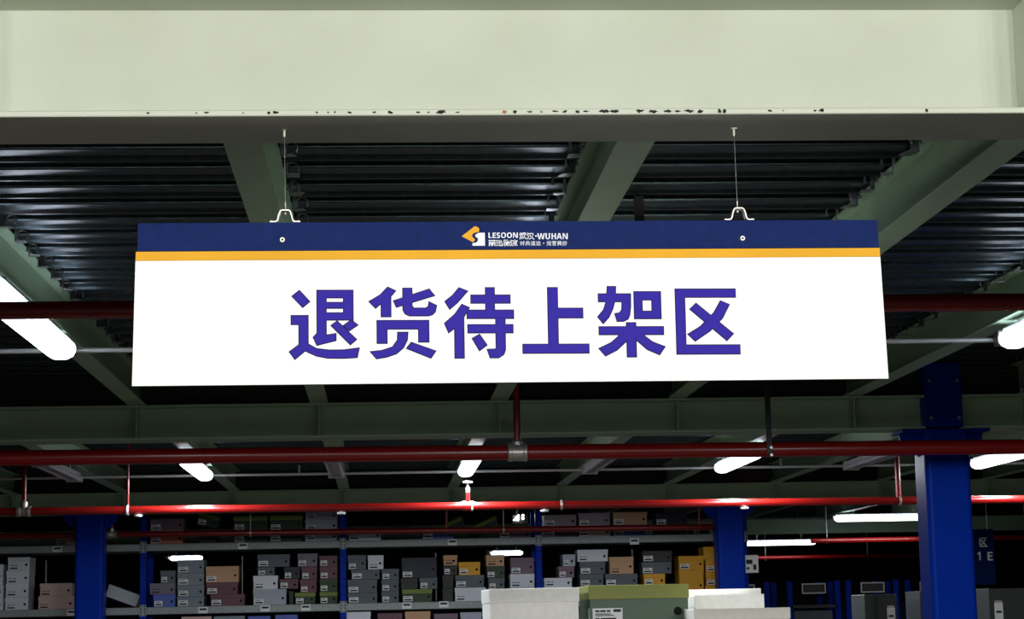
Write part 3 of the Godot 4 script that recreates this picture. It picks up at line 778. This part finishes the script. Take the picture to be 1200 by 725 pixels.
func strokes(mb: MB, key: String, origin: Vector2, sx: float, sy: float, t: float, z0: float, z1: float) -> void:
	for s in STROKES[key]:
		for i in range(0, s.size() - 2, 2):
			mb.stroke(origin + Vector2(s[i] * sx, s[i + 1] * sy), origin + Vector2(s[i + 2] * sx, s[i + 3] * sy), t, z0, z1)

func sp(px: float, py: float) -> Vector2:
	# the sign's own drawing: 605 units to the metre from its centre
	return Vector2((px - 596.3) / 605.0, (355.3 - 0.0057 * (px - 596.3) - py) / 605.0)

func text_mesh(txt: String, width: float, height: float, bold := true) -> Mesh:
	var f := SystemFont.new()
	f.font_names = PackedStringArray(["Droid Sans"])
	f.font_weight = 700 if bold else 400
	var tm := TextMesh.new()
	tm.font = f
	tm.text = txt
	tm.font_size = 64
	tm.pixel_size = 0.01
	tm.depth = 0.02
	var ar := tm.get_mesh_arrays()
	var vs: PackedVector3Array = ar[Mesh.ARRAY_VERTEX]
	var lo := Vector3(1e9, 1e9, 1e9)
	var hi := -lo
	for p in vs:
		lo = lo.min(p)
		hi = hi.max(p)
	for i in vs.size():
		vs[i] = Vector3((vs[i].x - (lo.x + hi.x) / 2.0) * width / (hi.x - lo.x), (vs[i].y - (lo.y + hi.y) / 2.0) * height / (hi.y - lo.y), vs[i].z * 0.04)
	var out := []
	out.resize(Mesh.ARRAY_MAX)
	out[Mesh.ARRAY_VERTEX] = vs
	out[Mesh.ARRAY_NORMAL] = ar[Mesh.ARRAY_NORMAL]
	if ar[Mesh.ARRAY_INDEX] != null: out[Mesh.ARRAY_INDEX] = ar[Mesh.ARRAY_INDEX]
	var m := ArrayMesh.new()
	m.add_surface_from_arrays(Mesh.PRIMITIVE_TRIANGLES, out)
	return m

func build_sign() -> void:
	var t := thing("hanging_sign", "long white hanging zone sign with navy header, yellow stripe and six large violet-blue characters", "sign", w(0.2575, 0.6015, 3.9))
	t.rotation.z = -0.0025
	part("case", MB.new().box(Vector3(0, 0, -0.001), Vector3(1.434, 0.308, 0.034), 0.002).mesh(), M.sign_edge, t)
	# white face, widening a hair towards the foot as the panel does
	part("face_panel", MB.new().prism(PackedVector2Array([sp(160.5, 307.8), sp(1030.6, 303.3), sp(1034, 447.6), sp(158, 452.6)]), 0.014, 0.020).mesh(), M.sign_white, t)
	part("stripe", MB.new().prism(PackedVector2Array([sp(160.8, 297.0), sp(1030.4, 292.6), sp(1030.6, 303.0), sp(160.5, 307.4)]), 0.014, 0.0202).mesh(), M.sign_yellow, t, Vector3.ZERO, "yellow stripe")
	part("header_panel", MB.new().prism(PackedVector2Array([sp(163, 263.6), sp(1028.6, 258.8), sp(1029.6, 291.9), sp(162.6, 296.4)]), 0.014, 0.0202).mesh(), M.sign_navy, t, Vector3.ZERO, "navy header strip")
	for g in ["0", "1", "2", "3", "4", "5"]:
		var ox := 320.0 if int(g) < 3 else 590.0
		var fill := MB.new()
		var edge := MB.new()
		var n := 0
		for s in GLYPHS[g]:
			n += 1
			var poly := PackedVector2Array()
			for i in range(0, s.size(), 2): poly.append(sp(ox + s[i] / 4.2857, 320.0 + s[i + 1] / 4.2857))
			for q in Geometry2D.offset_polygon(poly, 0.0006, Geometry2D.JOIN_MITER): edge.prism(q, 0.0195, 0.0204 + 0.00004 * n)
			for q in Geometry2D.offset_polygon(poly, -0.0013, Geometry2D.JOIN_MITER): fill.prism(q, 0.0195, 0.0212 + 0.00004 * n)
		var o := part("letter", fill.mesh(), M.sign_letter, t)
		part("letter_outline", edge.mesh(), M.sign_edge, o)
	var lp := func(x: float, y: float) -> Vector2: return sp(530 + x / 7.5, 255 + y / 7.5)
	var logo := part("logo", MB.new().prism(PackedVector2Array([lp.call(52, 178), lp.call(165, 90), lp.call(176, 88), lp.call(203, 104), lp.call(208, 122), lp.call(200, 141), lp.call(165, 146), lp.call(146, 160), lp.call(143, 178), lp.call(150, 190), lp.call(165, 202), lp.call(166, 218), lp.call(150, 231)]), 0.0195, 0.0208).mesh(), M.sign_yellow, t, Vector3.ZERO, "yellow arrow of the logo")
	part("logo_square", MB.new().prism(PackedVector2Array([lp.call(178, 160), lp.call(206, 147), lp.call(255, 147), lp.call(255, 262), lp.call(145, 262), lp.call(145, 240), lp.call(180, 234), lp.call(194, 216), lp.call(194, 196), lp.call(174, 182), lp.call(170, 170)]), 0.0195, 0.0208).mesh(), M.logo_white, logo, Vector3.ZERO, "white square of the logo")
	var c := sp(585.4, 277.6)
	part("lettering", text_mesh("LESOON", 34.3 / 605.0, 6.6 / 605.0), M.logo_white, t, Vector3(c.x, c.y, 0.0206))
	c = sp(643.2, 278.6)
	part("lettering", text_mesh("WUHAN", 35.6 / 605.0, 7.2 / 605.0), M.logo_white, t, Vector3(c.x, c.y, 0.0206))
	var mb := MB.new()
	var u := 1.0 / 605.0
	strokes(mb, "wu", sp(604.6, 282.4), 0.80 * u, 0.80 * u, 1.0 * u, 0.0195, 0.0208)
	strokes(mb, "han", sp(613.6, 282.4), 0.80 * u, 0.80 * u, 1.0 * u, 0.0195, 0.0208)
	strokes(mb, "dot", sp(620.0, 282.4), 0.80 * u, 0.80 * u, 1.6 * u, 0.0195, 0.0208)
	part("lettering", mb.mesh(), M.logo_white, t)
	mb = MB.new()
	for k in 4: strokes(mb, ["li", "xun", "thing", "flow"][k], sp(568.3 + 8.55 * k, 290.2), 0.80 * u, 0.72 * u, 1.05 * u, 0.0195, 0.0208)
	part("lettering", mb.mesh(), M.logo_white, t)
	mb = MB.new()
	for k in 9: strokes(mb, ["time", "shang", "su", "da", "dot", "yun", "ying", "mei", "hao"][k], sp(605.2 + 6.2 * k, 289.6), 0.52 * u, 0.52 * u, 0.62 * u if k != 4 else 1.0 * u, 0.0195, 0.0208)
	part("lettering", mb.mesh(), M.logo_white, t)
	# screws, brackets and wires
	for q in [[329.0, 283.0, 332.0, 258.6], [867.3, 281.2, 864.8, 256.0]]:
		c = sp(q[0], q[1])
		var sc := part("screw", MB.new().lathe([[0.0055, 0.0], [0.0055, 0.0015], [0.0042, 0.003], [0.0022, 0.003], [0.0018, 0.0015], [0.0, 0.0015]], Vector3.ZERO, Vector3.BACK, 18).mesh(), M.fitting, t, Vector3(c.x, c.y, 0.0202))
		part("socket", MB.new().lathe([[0.0024, 0.0], [0.0024, 0.0004], [0.0, 0.0004]], Vector3(0, 0, 0.0028), Vector3.BACK, 10).mesh(), M.hole, sc)
		c = Vector2(sp(q[2], q[3]).x, 0.1565)
		var pth := []
		for k in 25:
			var f := k / 24.0
			var x := (f - 0.5) * 0.058
			var ax := absf(x)
			var h := 0.0
			if ax < 0.0125:
				var e := clampf((ax - 0.006) / 0.0065, 0.0, 1.0)
				h = 0.0225 - 0.014 * (1.0 - sqrt(maxf(0.0, 1.0 - e * e)))
			else: h = 0.0085 * pow(clampf((0.0175 - ax) / 0.005, 0.0, 1.0), 2.0)
			pth.append(Vector3(c.x + x, c.y + h + 0.001, 0.0))
		var br := MB.new()
		for k in 24:
			var p0: Vector3 = pth[k]
			var p1: Vector3 = pth[k + 1]
			var nn := Vector3(-(p1 - p0).y, (p1 - p0).x, 0).normalized() * 0.0011
			for zz in [-1]:
				br.quad(p0 - nn + Vector3(0, 0, 0.011), p1 - nn + Vector3(0, 0, 0.011), p1 + nn + Vector3(0, 0, 0.011), p0 + nn + Vector3(0, 0, 0.011))
				br.quad(p0 + nn + Vector3(0, 0, -0.011), p1 + nn + Vector3(0, 0, -0.011), p1 - nn + Vector3(0, 0, -0.011), p0 - nn + Vector3(0, 0, -0.011))
				br.quad(p0 + nn + Vector3(0, 0, 0.011), p1 + nn + Vector3(0, 0, 0.011), p1 + nn + Vector3(0, 0, -0.011), p0 + nn + Vector3(0, 0, -0.011))
				br.quad(p0 - nn + Vector3(0, 0, -0.011), p1 - nn + Vector3(0, 0, -0.011), p1 - nn + Vector3(0, 0, 0.011), p0 - nn + Vector3(0, 0, 0.011))
		part("bracket", br.mesh(), M.fitting, t, Vector3(0, 0.001, 0.006), "silver hat-shaped hanger bracket")
		part("ferrule", MB.new().lathe([[0.0, -0.005], [0.0026, -0.005], [0.0026, 0.004], [0.0012, 0.009], [0.0012, 0.018], [0.0, 0.018]], Vector3(c.x, c.y + 0.0235, 0.0), Vector3.UP, 12).mesh(), M.fitting, t)
		part("wire", MB.new().tube([Vector3(c.x, c.y + 0.03, 0), Vector3(c.x - 0.002, 0.9462 - 0.6015, 0)], 0.0004, 6).mesh(), M.tab, t)
		part("anchor", MB.new().lathe([[0.0, 0.0], [0.0022, 0.0], [0.0022, 0.016], [0.0, 0.016]], Vector3(c.x - 0.002, 0.9462 - 0.6015 - 0.016, 0), Vector3.UP, 8).box(Vector3(c.x - 0.002, 0.9462 - 0.6015 - 0.0015, 0), Vector3(0.012, 0.002, 0.012), 0.0005).mesh(), M.paint, t)

# ---------------------------------------------------------------- boxes
const TINT := {
	"white": Color(0.84, 0.86, 0.91), "pink": Color(0.76, 0.66, 0.65), "salmon": Color(0.82, 0.47, 0.40), "mauve": Color(0.45, 0.36, 0.44), "charcoal": Color(0.13, 0.13, 0.14), "darkgreen": Color(0.14, 0.24, 0.15), "greenlid": Color(0.14, 0.24, 0.15),
	"lavender": Color(0.66, 0.67, 0.76), "blue": Color(0.30, 0.38, 0.70), "plum": Color(0.34, 0.25, 0.31), "pinkgrey": Color(0.60, 0.55, 0.60), "tan": Color(0.76, 0.60, 0.46), "navy": Color(0.10, 0.12, 0.20), "greymauve": Color(0.44, 0.42, 0.49),
	"slate": Color(0.33, 0.37, 0.41), "grey": Color(0.48, 0.53, 0.57), "maroon": Color(0.40, 0.25, 0.31), "lightgrey": Color(0.64, 0.68, 0.73), "yellow": Color(0.86, 0.62, 0.06),
}

func tint(key: String) -> Material:
	if not M.has("box_" + key):
		M["box_" + key] = mat(TINT[key], 0.6, 0.0, M.card_noise, 6.0)
	return M["box_" + key]

func shoe_box(label: String, at: Vector3, bw: float, bh: float, bd: float, body: Material, lid: Material, style: String, group: String) -> Node3D:
	var t := thing("shoe_box", label, "box", at, group)
	var lh := clampf(bh * 0.34, 0.03, 0.045)
	part("body", MB.new().box(Vector3(0, (bh - 0.004) / 2.0, -bd / 2.0), Vector3(bw - 0.006, bh - 0.004, bd - 0.006), 0.0015).mesh(), body, t)
	part("lid", MB.new().box(Vector3(0, bh - lh / 2.0, -bd / 2.0), Vector3(bw, lh, bd), 0.0015).mesh(), lid, t)
	var z := -0.003
	if style == "L":
		var lw := minf(0.088, bw * 0.36)
		var o := part("label_sticker", MB.new().box(Vector3(-bw / 2.0 + 0.012 + lw / 2.0, 0.034, z), Vector3(lw, 0.048, 0.0012)).mesh(), M.sticker, t, Vector3.ZERO, "white label sticker")
		part("label_print", MB.new().box(Vector3(-bw / 2.0 + 0.012 + lw / 2.0, 0.024, z + 0.0004), Vector3(lw * 0.8, 0.014, 0.0012)).box(Vector3(-bw / 2.0 + 0.012 + lw * 0.4, 0.046, z + 0.0004), Vector3(lw * 0.55, 0.006, 0.0012)).mesh(), M.ink, o)
	elif style == "P":
		part("print", MB.new().box(Vector3(-bw / 2.0 + 0.055, 0.020, z), Vector3(0.07, 0.013, 0.0012)).box(Vector3(-bw / 2.0 + 0.040, 0.046, z), Vector3(0.035, 0.006, 0.0012)).box(Vector3(-bw / 2.0 + 0.078, 0.046, z), Vector3(0.026, 0.006, 0.0012)).mesh(), M.ink, t)
	if style != "N":
		part("finger_hole", M.hole_mesh, M.hole, t, Vector3(bw / 2.0 - 0.034, bh * 0.42, z + 0.0002), "dark finger hole")
	return t

func build_rack() -> void:
	M.card_noise = noise_tex(0.02, Color(0.955, 0.955, 0.955), Color(1, 1, 1), 21)
	M.lime = mat(Color(0.40, 0.48, 0.14), 0.55)
	M.pale_lid = mat(Color(0.76, 0.66, 0.65), 0.6)
	M.hole_mesh = MB.new().lathe([[0.012, 0.0], [0.012, 0.0008], [0.0, 0.0008]], Vector3.ZERO, Vector3.BACK, 14).mesh()
	var t := thing("storage_rack", "long steel shelving rack with slim blue uprights and grey rails holding shoe boxes", "rack", Vector3(0, 0, -19.62))
	var ups := [-5.975, -4.108, -2.241, -0.368, 1.492, 3.47]
	var top := EYE + 1.03
	var slot := MB.new()
	for k in 34:
		for s in [-1, 1]: slot.box(Vector3(s * 0.013, 0.1 + k * 0.075, 0), Vector3(0.008, 0.02, 0.001))
	var slot_mesh := slot.mesh()
	for x in ups:
		for d in [0.0, -0.6]:
			var u := part("upright", MB.new().box(Vector3(x, top / 2.0, d + 0.02), Vector3(0.058, top, 0.05), 0.004).mesh(), M.upright, t)
			if d == 0.0: part("slots", slot_mesh, M.hole, u, Vector3(x, 0, 0.0452))
		for y in [0.757, 0.166, -0.42]:
			var pl := part("connector", MB.new().box(Vector3(x, EYE + y - 0.03, 0.047), Vector3(0.064, 0.105, 0.006), 0.001).mesh(), M.rail, t)
			var dots := MB.new()
			for k in 4:
				for s in [-1, 1]: dots.box(Vector3(x + s * 0.018, EYE + y - 0.07 + k * 0.027, 0.0503), Vector3(0.011, 0.013, 0.001))
			part("slots", dots.mesh(), M.hole, pl)
	for i in ups.size() - 1:
		var a: float = ups[i]
		var b: float = ups[i + 1]
		for y in [0.757, 0.166, -0.42, -1.05]:
			part("rail", MB.new().box(Vector3((a + b) / 2.0, EYE + y - 0.034, 0.028), Vector3(b - a - 0.062, 0.068, 0.03), 0.004).mesh(), M.rail, t)
			part("rail", MB.new().box(Vector3((a + b) / 2.0, EYE + y - 0.034, -0.6), Vector3(b - a - 0.062, 0.068, 0.03), 0.004).mesh(), M.rail, t)
			part("shelf_board", MB.new().box(Vector3((a + b) / 2.0, EYE + y - 0.012, -0.29), Vector3(b - a - 0.07, 0.022, 0.59)).mesh(), M.shelf, t)
		part("divider", MB.new().box(Vector3((a + b) / 2.0 - 0.04, EYE + 0.41, -0.42), Vector3(0.012, 0.46, 0.02), 0.001).mesh(), M.rail, t)
	# location labels clipped to the rails
	for q in [[-3.04, 0.722], [-1.31, 0.722], [0.67, 0.722], [1.86 + 0.55, 0.70], [-2.9, 0.13], [-1.68, 0.13], [-1.1, 0.135], [-0.72, 0.135], [0.23, 0.135], [0.58, 0.14]]:
		var pl := part("location_label", MB.new().box(Vector3(q[0], EYE + q[1], 0.0442), Vector3(0.088, 0.058, 0.0016)).mesh(), M.sticker, t)
		part("label_print", MB.new().box(Vector3(q[0], EYE + q[1] + 0.008, 0.0452), Vector3(0.066, 0.018, 0.0012)).mesh(), M.ink, pl)
	var rng := RandomNumberGenerator.new()
	rng.seed = 5
	var lv := 0
	for rows in [TOP_BOXES, MID_BOXES, LOW_BOXES]:
		for r in rows:
			var group: String = ["shoe boxes on the upper shelf", "shoe boxes on the lower shelf", "shoe boxes below the lower rail"][lv]
			var bw: float = r[2] - 0.008
			var bd := 0.33 if bw < 0.28 else 0.25
			var body := tint(r[4])
			var lid := body
			if r[4] == "greenlid": lid = M.lime
			if r[4] == "salmon": lid = M.pale_lid
			var y0: float = r[1]
			var bh: float = r[3]
			shoe_box(r[6], w(r[0], y0, 19.62 + rng.randf_range(-0.005, 0.03)), bw, bh - 0.0005, bd, body, lid, r[5], group)
		lv += 1
	# boxes lying askew
	var o := shoe_box("pale grey shoe box lying tilted against the first slim upright", w(-2.42, 0.176, 19.66), 0.31, 0.115, 0.24, tint("lightgrey"), tint("lightgrey"), "N", "tilted shoe boxes")
	o.rotation.z = -0.36
	o.position = w(-2.46, 0.226, 19.66)
	o = shoe_box("dark green lime-lidded shoe box tilted on the upper shelf right of the mauve pair", w(-1.66, 0.905, 19.66), 0.20, 0.115, 0.24, tint("darkgreen"), M.lime, "L", "tilted shoe boxes")
	o.rotation.z = -0.22
	o.position = w(-1.655, 0.915, 19.66)
	for q in [["dark green lime-lidded shoe box leaning on the upper shelf, left of its twin", 0.66], ["dark green lime-lidded shoe box leaning on the upper shelf above the blue one", 0.99]]:
		o = shoe_box(q[0], w(q[1], 0.845, 19.92), 0.30, 0.11, 0.24, tint("darkgreen"), M.lime, "L" if q[1] < 0.8 else "N", "tilted shoe boxes")
		o.rotation.z = 0.42
		o.position = w(q[1] + 0.02, 0.822, 19.92)

func build_cart() -> void:
	var top := EYE - 0.085
	var t := thing("picking_cart", "grey steel picking cart below the picture carrying the large shoe boxes", "cart", Vector3(0.84, 0, -6.80))
	for y in [0.35, 0.95, top - 0.01]:
		part("deck", MB.new().box(Vector3(0, y, 0), Vector3(1.15, 0.02, 0.92), 0.004).mesh(), M.shelf, t)
	for sx in [-1, 1]:
		for sz in [-1, 1]:
			part("post", MB.new().tube([Vector3(sx * 0.55, 0.12, sz * 0.42), Vector3(sx * 0.55, top - 0.02, sz * 0.42)], 0.016, 12).mesh(), M.galv, t)
			part("castor", MB.new().lathe([[0.0, -0.02], [0.05, -0.02], [0.06, -0.012], [0.06, 0.012], [0.05, 0.02], [0.0, 0.02]], Vector3(sx * 0.55, 0.06, sz * 0.42), Vector3.RIGHT, 18).mesh(), M.black, t)
	var g := "large shoe boxes on the cart"
	var white := mat(Color(0.965, 0.96, 0.945), 0.55, 0.0, M.card_noise, 3.0)
	var bone := mat(Color(0.86, 0.86, 0.83), 0.6, 0.0, M.card_noise, 3.0)
	var o := shoe_box("large plain white shoe box at the bottom edge, left of the green one", w(0.486, -0.085, 6.60), 0.29, 0.178, 0.33, white, white, "N", g)
	o.rotation.y = 0.03
	var green := mat(Color(0.20, 0.33, 0.23), 0.5, 0.0, M.card_noise, 5.0)
	var lid := mat(Color(0.49, 0.52, 0.12), 0.5, 0.0, M.card_noise, 5.0)
	o = shoe_box("large dark green shoe box with olive lid and white label at the bottom edge", w(0.822, -0.085, 6.60), 0.324, 0.183, 0.34, green, lid, "N", g)
	var st := part("label_sticker", MB.new().box(Vector3(-0.162 + 0.060, 0.077, -0.0026), Vector3(0.096, 0.066, 0.0012)).mesh(), M.sticker, o, Vector3.ZERO, "white label sticker with black print")
	var pr := MB.new()
	var rng := RandomNumberGenerator.new()
	rng.seed = 3
	for row in [[0.048, 0.006, [[0.008, 0.014], [0.024, 0.018], [0.045, 0.012]]], [0.039, 0.003, [[0.008, 0.05]]], [0.034, 0.003, [[0.008, 0.06]]], [0.0235, 0.006, [[0.008, 0.014], [0.025, 0.05]]]]:
		for s in row[2]: pr.box(Vector3(-0.150 + s[0] + s[1] / 2.0, row[0] + 0.053, -0.0021), Vector3(s[1], row[1], 0.0012))
	pr.box(Vector3(-0.150 + 0.079, 0.102, -0.0021), Vector3(0.024, 0.009, 0.0012))
	part("label_print", pr.mesh(), M.ink, st)
	part("side_sticker", MB.new().box(Vector3(-0.1595, 0.077, -0.022), Vector3(0.0012, 0.066, 0.03)).mesh(), M.sticker, o)
	part("finger_hole", MB.new().lathe([[0.0135, -0.002], [0.0135, 0.0012], [0.0105, 0.0016], [0.0105, -0.002]], Vector3(0.125, 0.097, -0.003), Vector3.BACK, 24).lathe([[0.0105, 0.0002], [0.0, 0.0002]], Vector3(0.125, 0.097, -0.003), Vector3.BACK, 24).mesh(), M.hole, o, Vector3.ZERO, "dark finger hole")
	shoe_box("large white shoe box behind the green one, at its right", w(1.15, -0.085, 6.94), 0.262, 0.168, 0.28, white, white, "N", g)
	shoe_box("large white shoe box in front of the taller white one, right of the green one", w(1.125, -0.085, 6.66), 0.228, 0.146, 0.27, white, white, "N", g)
	shoe_box("pale grey shoe box lowest at the bottom edge, rightmost on the cart", w(1.113, -0.085, 6.36), 0.302, 0.101, 0.23, bone, bone, "N", g)

# ---------------------------------------------------------------- right-hand aisle
func build_far_aisle() -> void:
	# navy aisle sign
	var t := thing("aisle_sign", "navy hanging aisle sign with white characters right of the large blue column", "sign", w(6.02, 0.53, 21.0))
	part("board", MB.new().box(Vector3.ZERO, Vector3(0.62, 0.57, 0.02), 0.002).mesh(), M.sign_navy, t)
	var mb := MB.new()
	strokes(mb, "area", Vector2(0.155, 0.10), 0.0082, 0.0098, 0.012, 0.0095, 0.0115)
	part("character", mb.mesh(), M.logo_white, t)
	part("lettering", text_mesh("E", 0.055, 0.088), M.logo_white, t, Vector3(0.262, 0.005, 0.011))
	part("lettering", text_mesh("1", 0.035, 0.088), M.logo_white, t, Vector3(0.145, 0.01, 0.011))
	for x in [-0.25, 0.25]: part("wire", MB.new().tube([Vector3(x, 0.285, 0), Vector3(x, DECK - 0.535, 0)], 0.003, 6).mesh(), M.galv, t)
	# small location sign fixed beside the far column
	t = thing("location_sign", "small white location sign hanging right of the far blue column", "sign", w(3.445, 0.455, 19.1))
	part("board", MB.new().box(Vector3.ZERO, Vector3(0.13, 0.165, 0.012), 0.002).mesh(), M.sticker, t)
	mb = MB.new()
	mb.box(Vector3(-0.02, 0.02, 0.006), Vector3(0.06, 0.04, 0.001)).box(Vector3(0.03, -0.03, 0.006), Vector3(0.03, 0.05, 0.001)).box(Vector3(-0.035, -0.04, 0.006), Vector3(0.03, 0.02, 0.001))
	part("print", mb.mesh(), M.ink, t)
	part("arm", MB.new().box(Vector3(-0.068, 0.06, -0.008), Vector3(0.07, 0.012, 0.006)).mesh(), M.galv, t)
	# rack ends facing the aisle
	for q in [["dark grey rack end panel with hanging tag at the lower right edge", 4.08, 0.128, 13.0, 0.42, true], ["dark grey rack end panel with tag left of the large blue column", 3.41, 0.112, 14.0, 0.225, true], ["dark grey rack end panel partly behind the large blue column", 3.80, 0.128, 14.0, 0.23, false]]:
		t = thing("rack_end", q[0], "rack", Vector3(q[1], 0, -q[3]), "rack ends in the aisle")
		var h: float = EYE + q[2]
		part("panel", MB.new().box(Vector3(0, h / 2.0, -0.2), Vector3(q[4], h, 0.4), 0.004).mesh(), M.panel, t)
		part("foot", MB.new().box(Vector3(0, 0.01, 0.0), Vector3(q[4] + 0.02, 0.02, 0.04)).mesh(), M.upright, t)
		if q[5]:
			var x: float = -0.155 if q[4] > 0.3 else 0.066
			part("tag_clip", MB.new().box(Vector3(x, h - 0.085, 0.006), Vector3(0.05, 0.014, 0.012), 0.002).mesh(), M.fitting, t)
			part("tag", MB.new().box(Vector3(x + 0.002, h - 0.15, 0.003), Vector3(0.055, 0.115, 0.004)).mesh(), M.sticker, t)
			part("tag_print", MB.new().box(Vector3(x + 0.002, h - 0.15, 0.0055), Vector3(0.035, 0.014, 0.001)).mesh(), M.ink, t)
	# distant blue-legged racks with name plates
	for q in [["distant rack with a dim name plate just right of the far blue column", 3.86, 22.0], ["distant rack with a dim name plate in the middle of the aisle", 4.63, 22.0], ["distant rack with a dim name plate left of the large blue column", 5.27, 22.0], ["distant rack with a dim name plate under the navy aisle sign", 6.02, 22.4]]:
		t = thing("distant_rack", q[0], "rack", Vector3(q[1], 0, -q[2]), "distant racks in the aisle")
		for sx in [-1, 1]:
			for d in [0.0, -0.9]:
				part("upright", MB.new().box(Vector3(sx * 0.26, (EYE + 0.33) / 2.0, d), Vector3(0.06, EYE + 0.33, 0.05), 0.003).mesh(), M.upright, t)
		for y in [0.3, 0.85, 1.4, EYE + 0.06]:
			part("shelf_board", MB.new().box(Vector3(0, y, -0.45), Vector3(0.50, 0.03, 0.95)).mesh(), M.panel, t)
		part("name_plate", MB.new().box(Vector3(0, EYE + 0.25, 0.03), Vector3(0.26, 0.11, 0.006)).mesh(), M.sticker, t)
		part("plate_print", MB.new().box(Vector3(0, EYE + 0.25, 0.0335), Vector3(0.235, 0.085, 0.001)).mesh(), M.panel, t)
		part("box_load", MB.new().box(Vector3(0, 1.4 + 0.14, -0.4), Vector3(0.42, 0.25, 0.7), 0.004).mesh(), tint("slate"), t)
	# twin-head emergency light on the girder over the rack
	t = thing("emergency_light", "small twin-head emergency light glowing white above the upper shelf", "lamp", w(1.345, 0.985, 20.35))
	part("bracket", MB.new().box(Vector3(0, 0.19, -0.03), Vector3(0.02, DECK - 0.985 - 0.03, 0.006), 0.001).mesh(), M.black, t)
	part("housing", MB.new().box(Vector3(0.03, -0.02, -0.015), Vector3(0.16, 0.09, 0.03), 0.004).mesh(), M.black, t)
	part("lens", MB.new().prism(PackedVector2Array([Vector2(-0.045, -0.03), Vector2(0.012, -0.035), Vector2(0.016, 0.03), Vector2(-0.012, 0.008)]), 0.0, 0.012).mesh(), M.glow, t)
	part("lens", MB.new().lathe([[0.013, 0.0], [0.013, 0.01], [0.0, 0.012]], Vector3(0.055, 0.018, 0), Vector3.BACK, 12).lathe([[0.013, 0.0], [0.013, 0.01], [0.0, 0.012]], Vector3(0.055, -0.012, 0), Vector3.BACK, 12).mesh(), M.glow, t)
	var el := OmniLight3D.new()
	el.name = "lens_light"
	el.light_energy = 0.01
	el.light_size = 0.02
	el.omni_range = 30.0
	el.omni_attenuation = 2.0
	el.shadow_enabled = true
	t.add_child(el)
	el.position = Vector3(0, 0, 0.04)
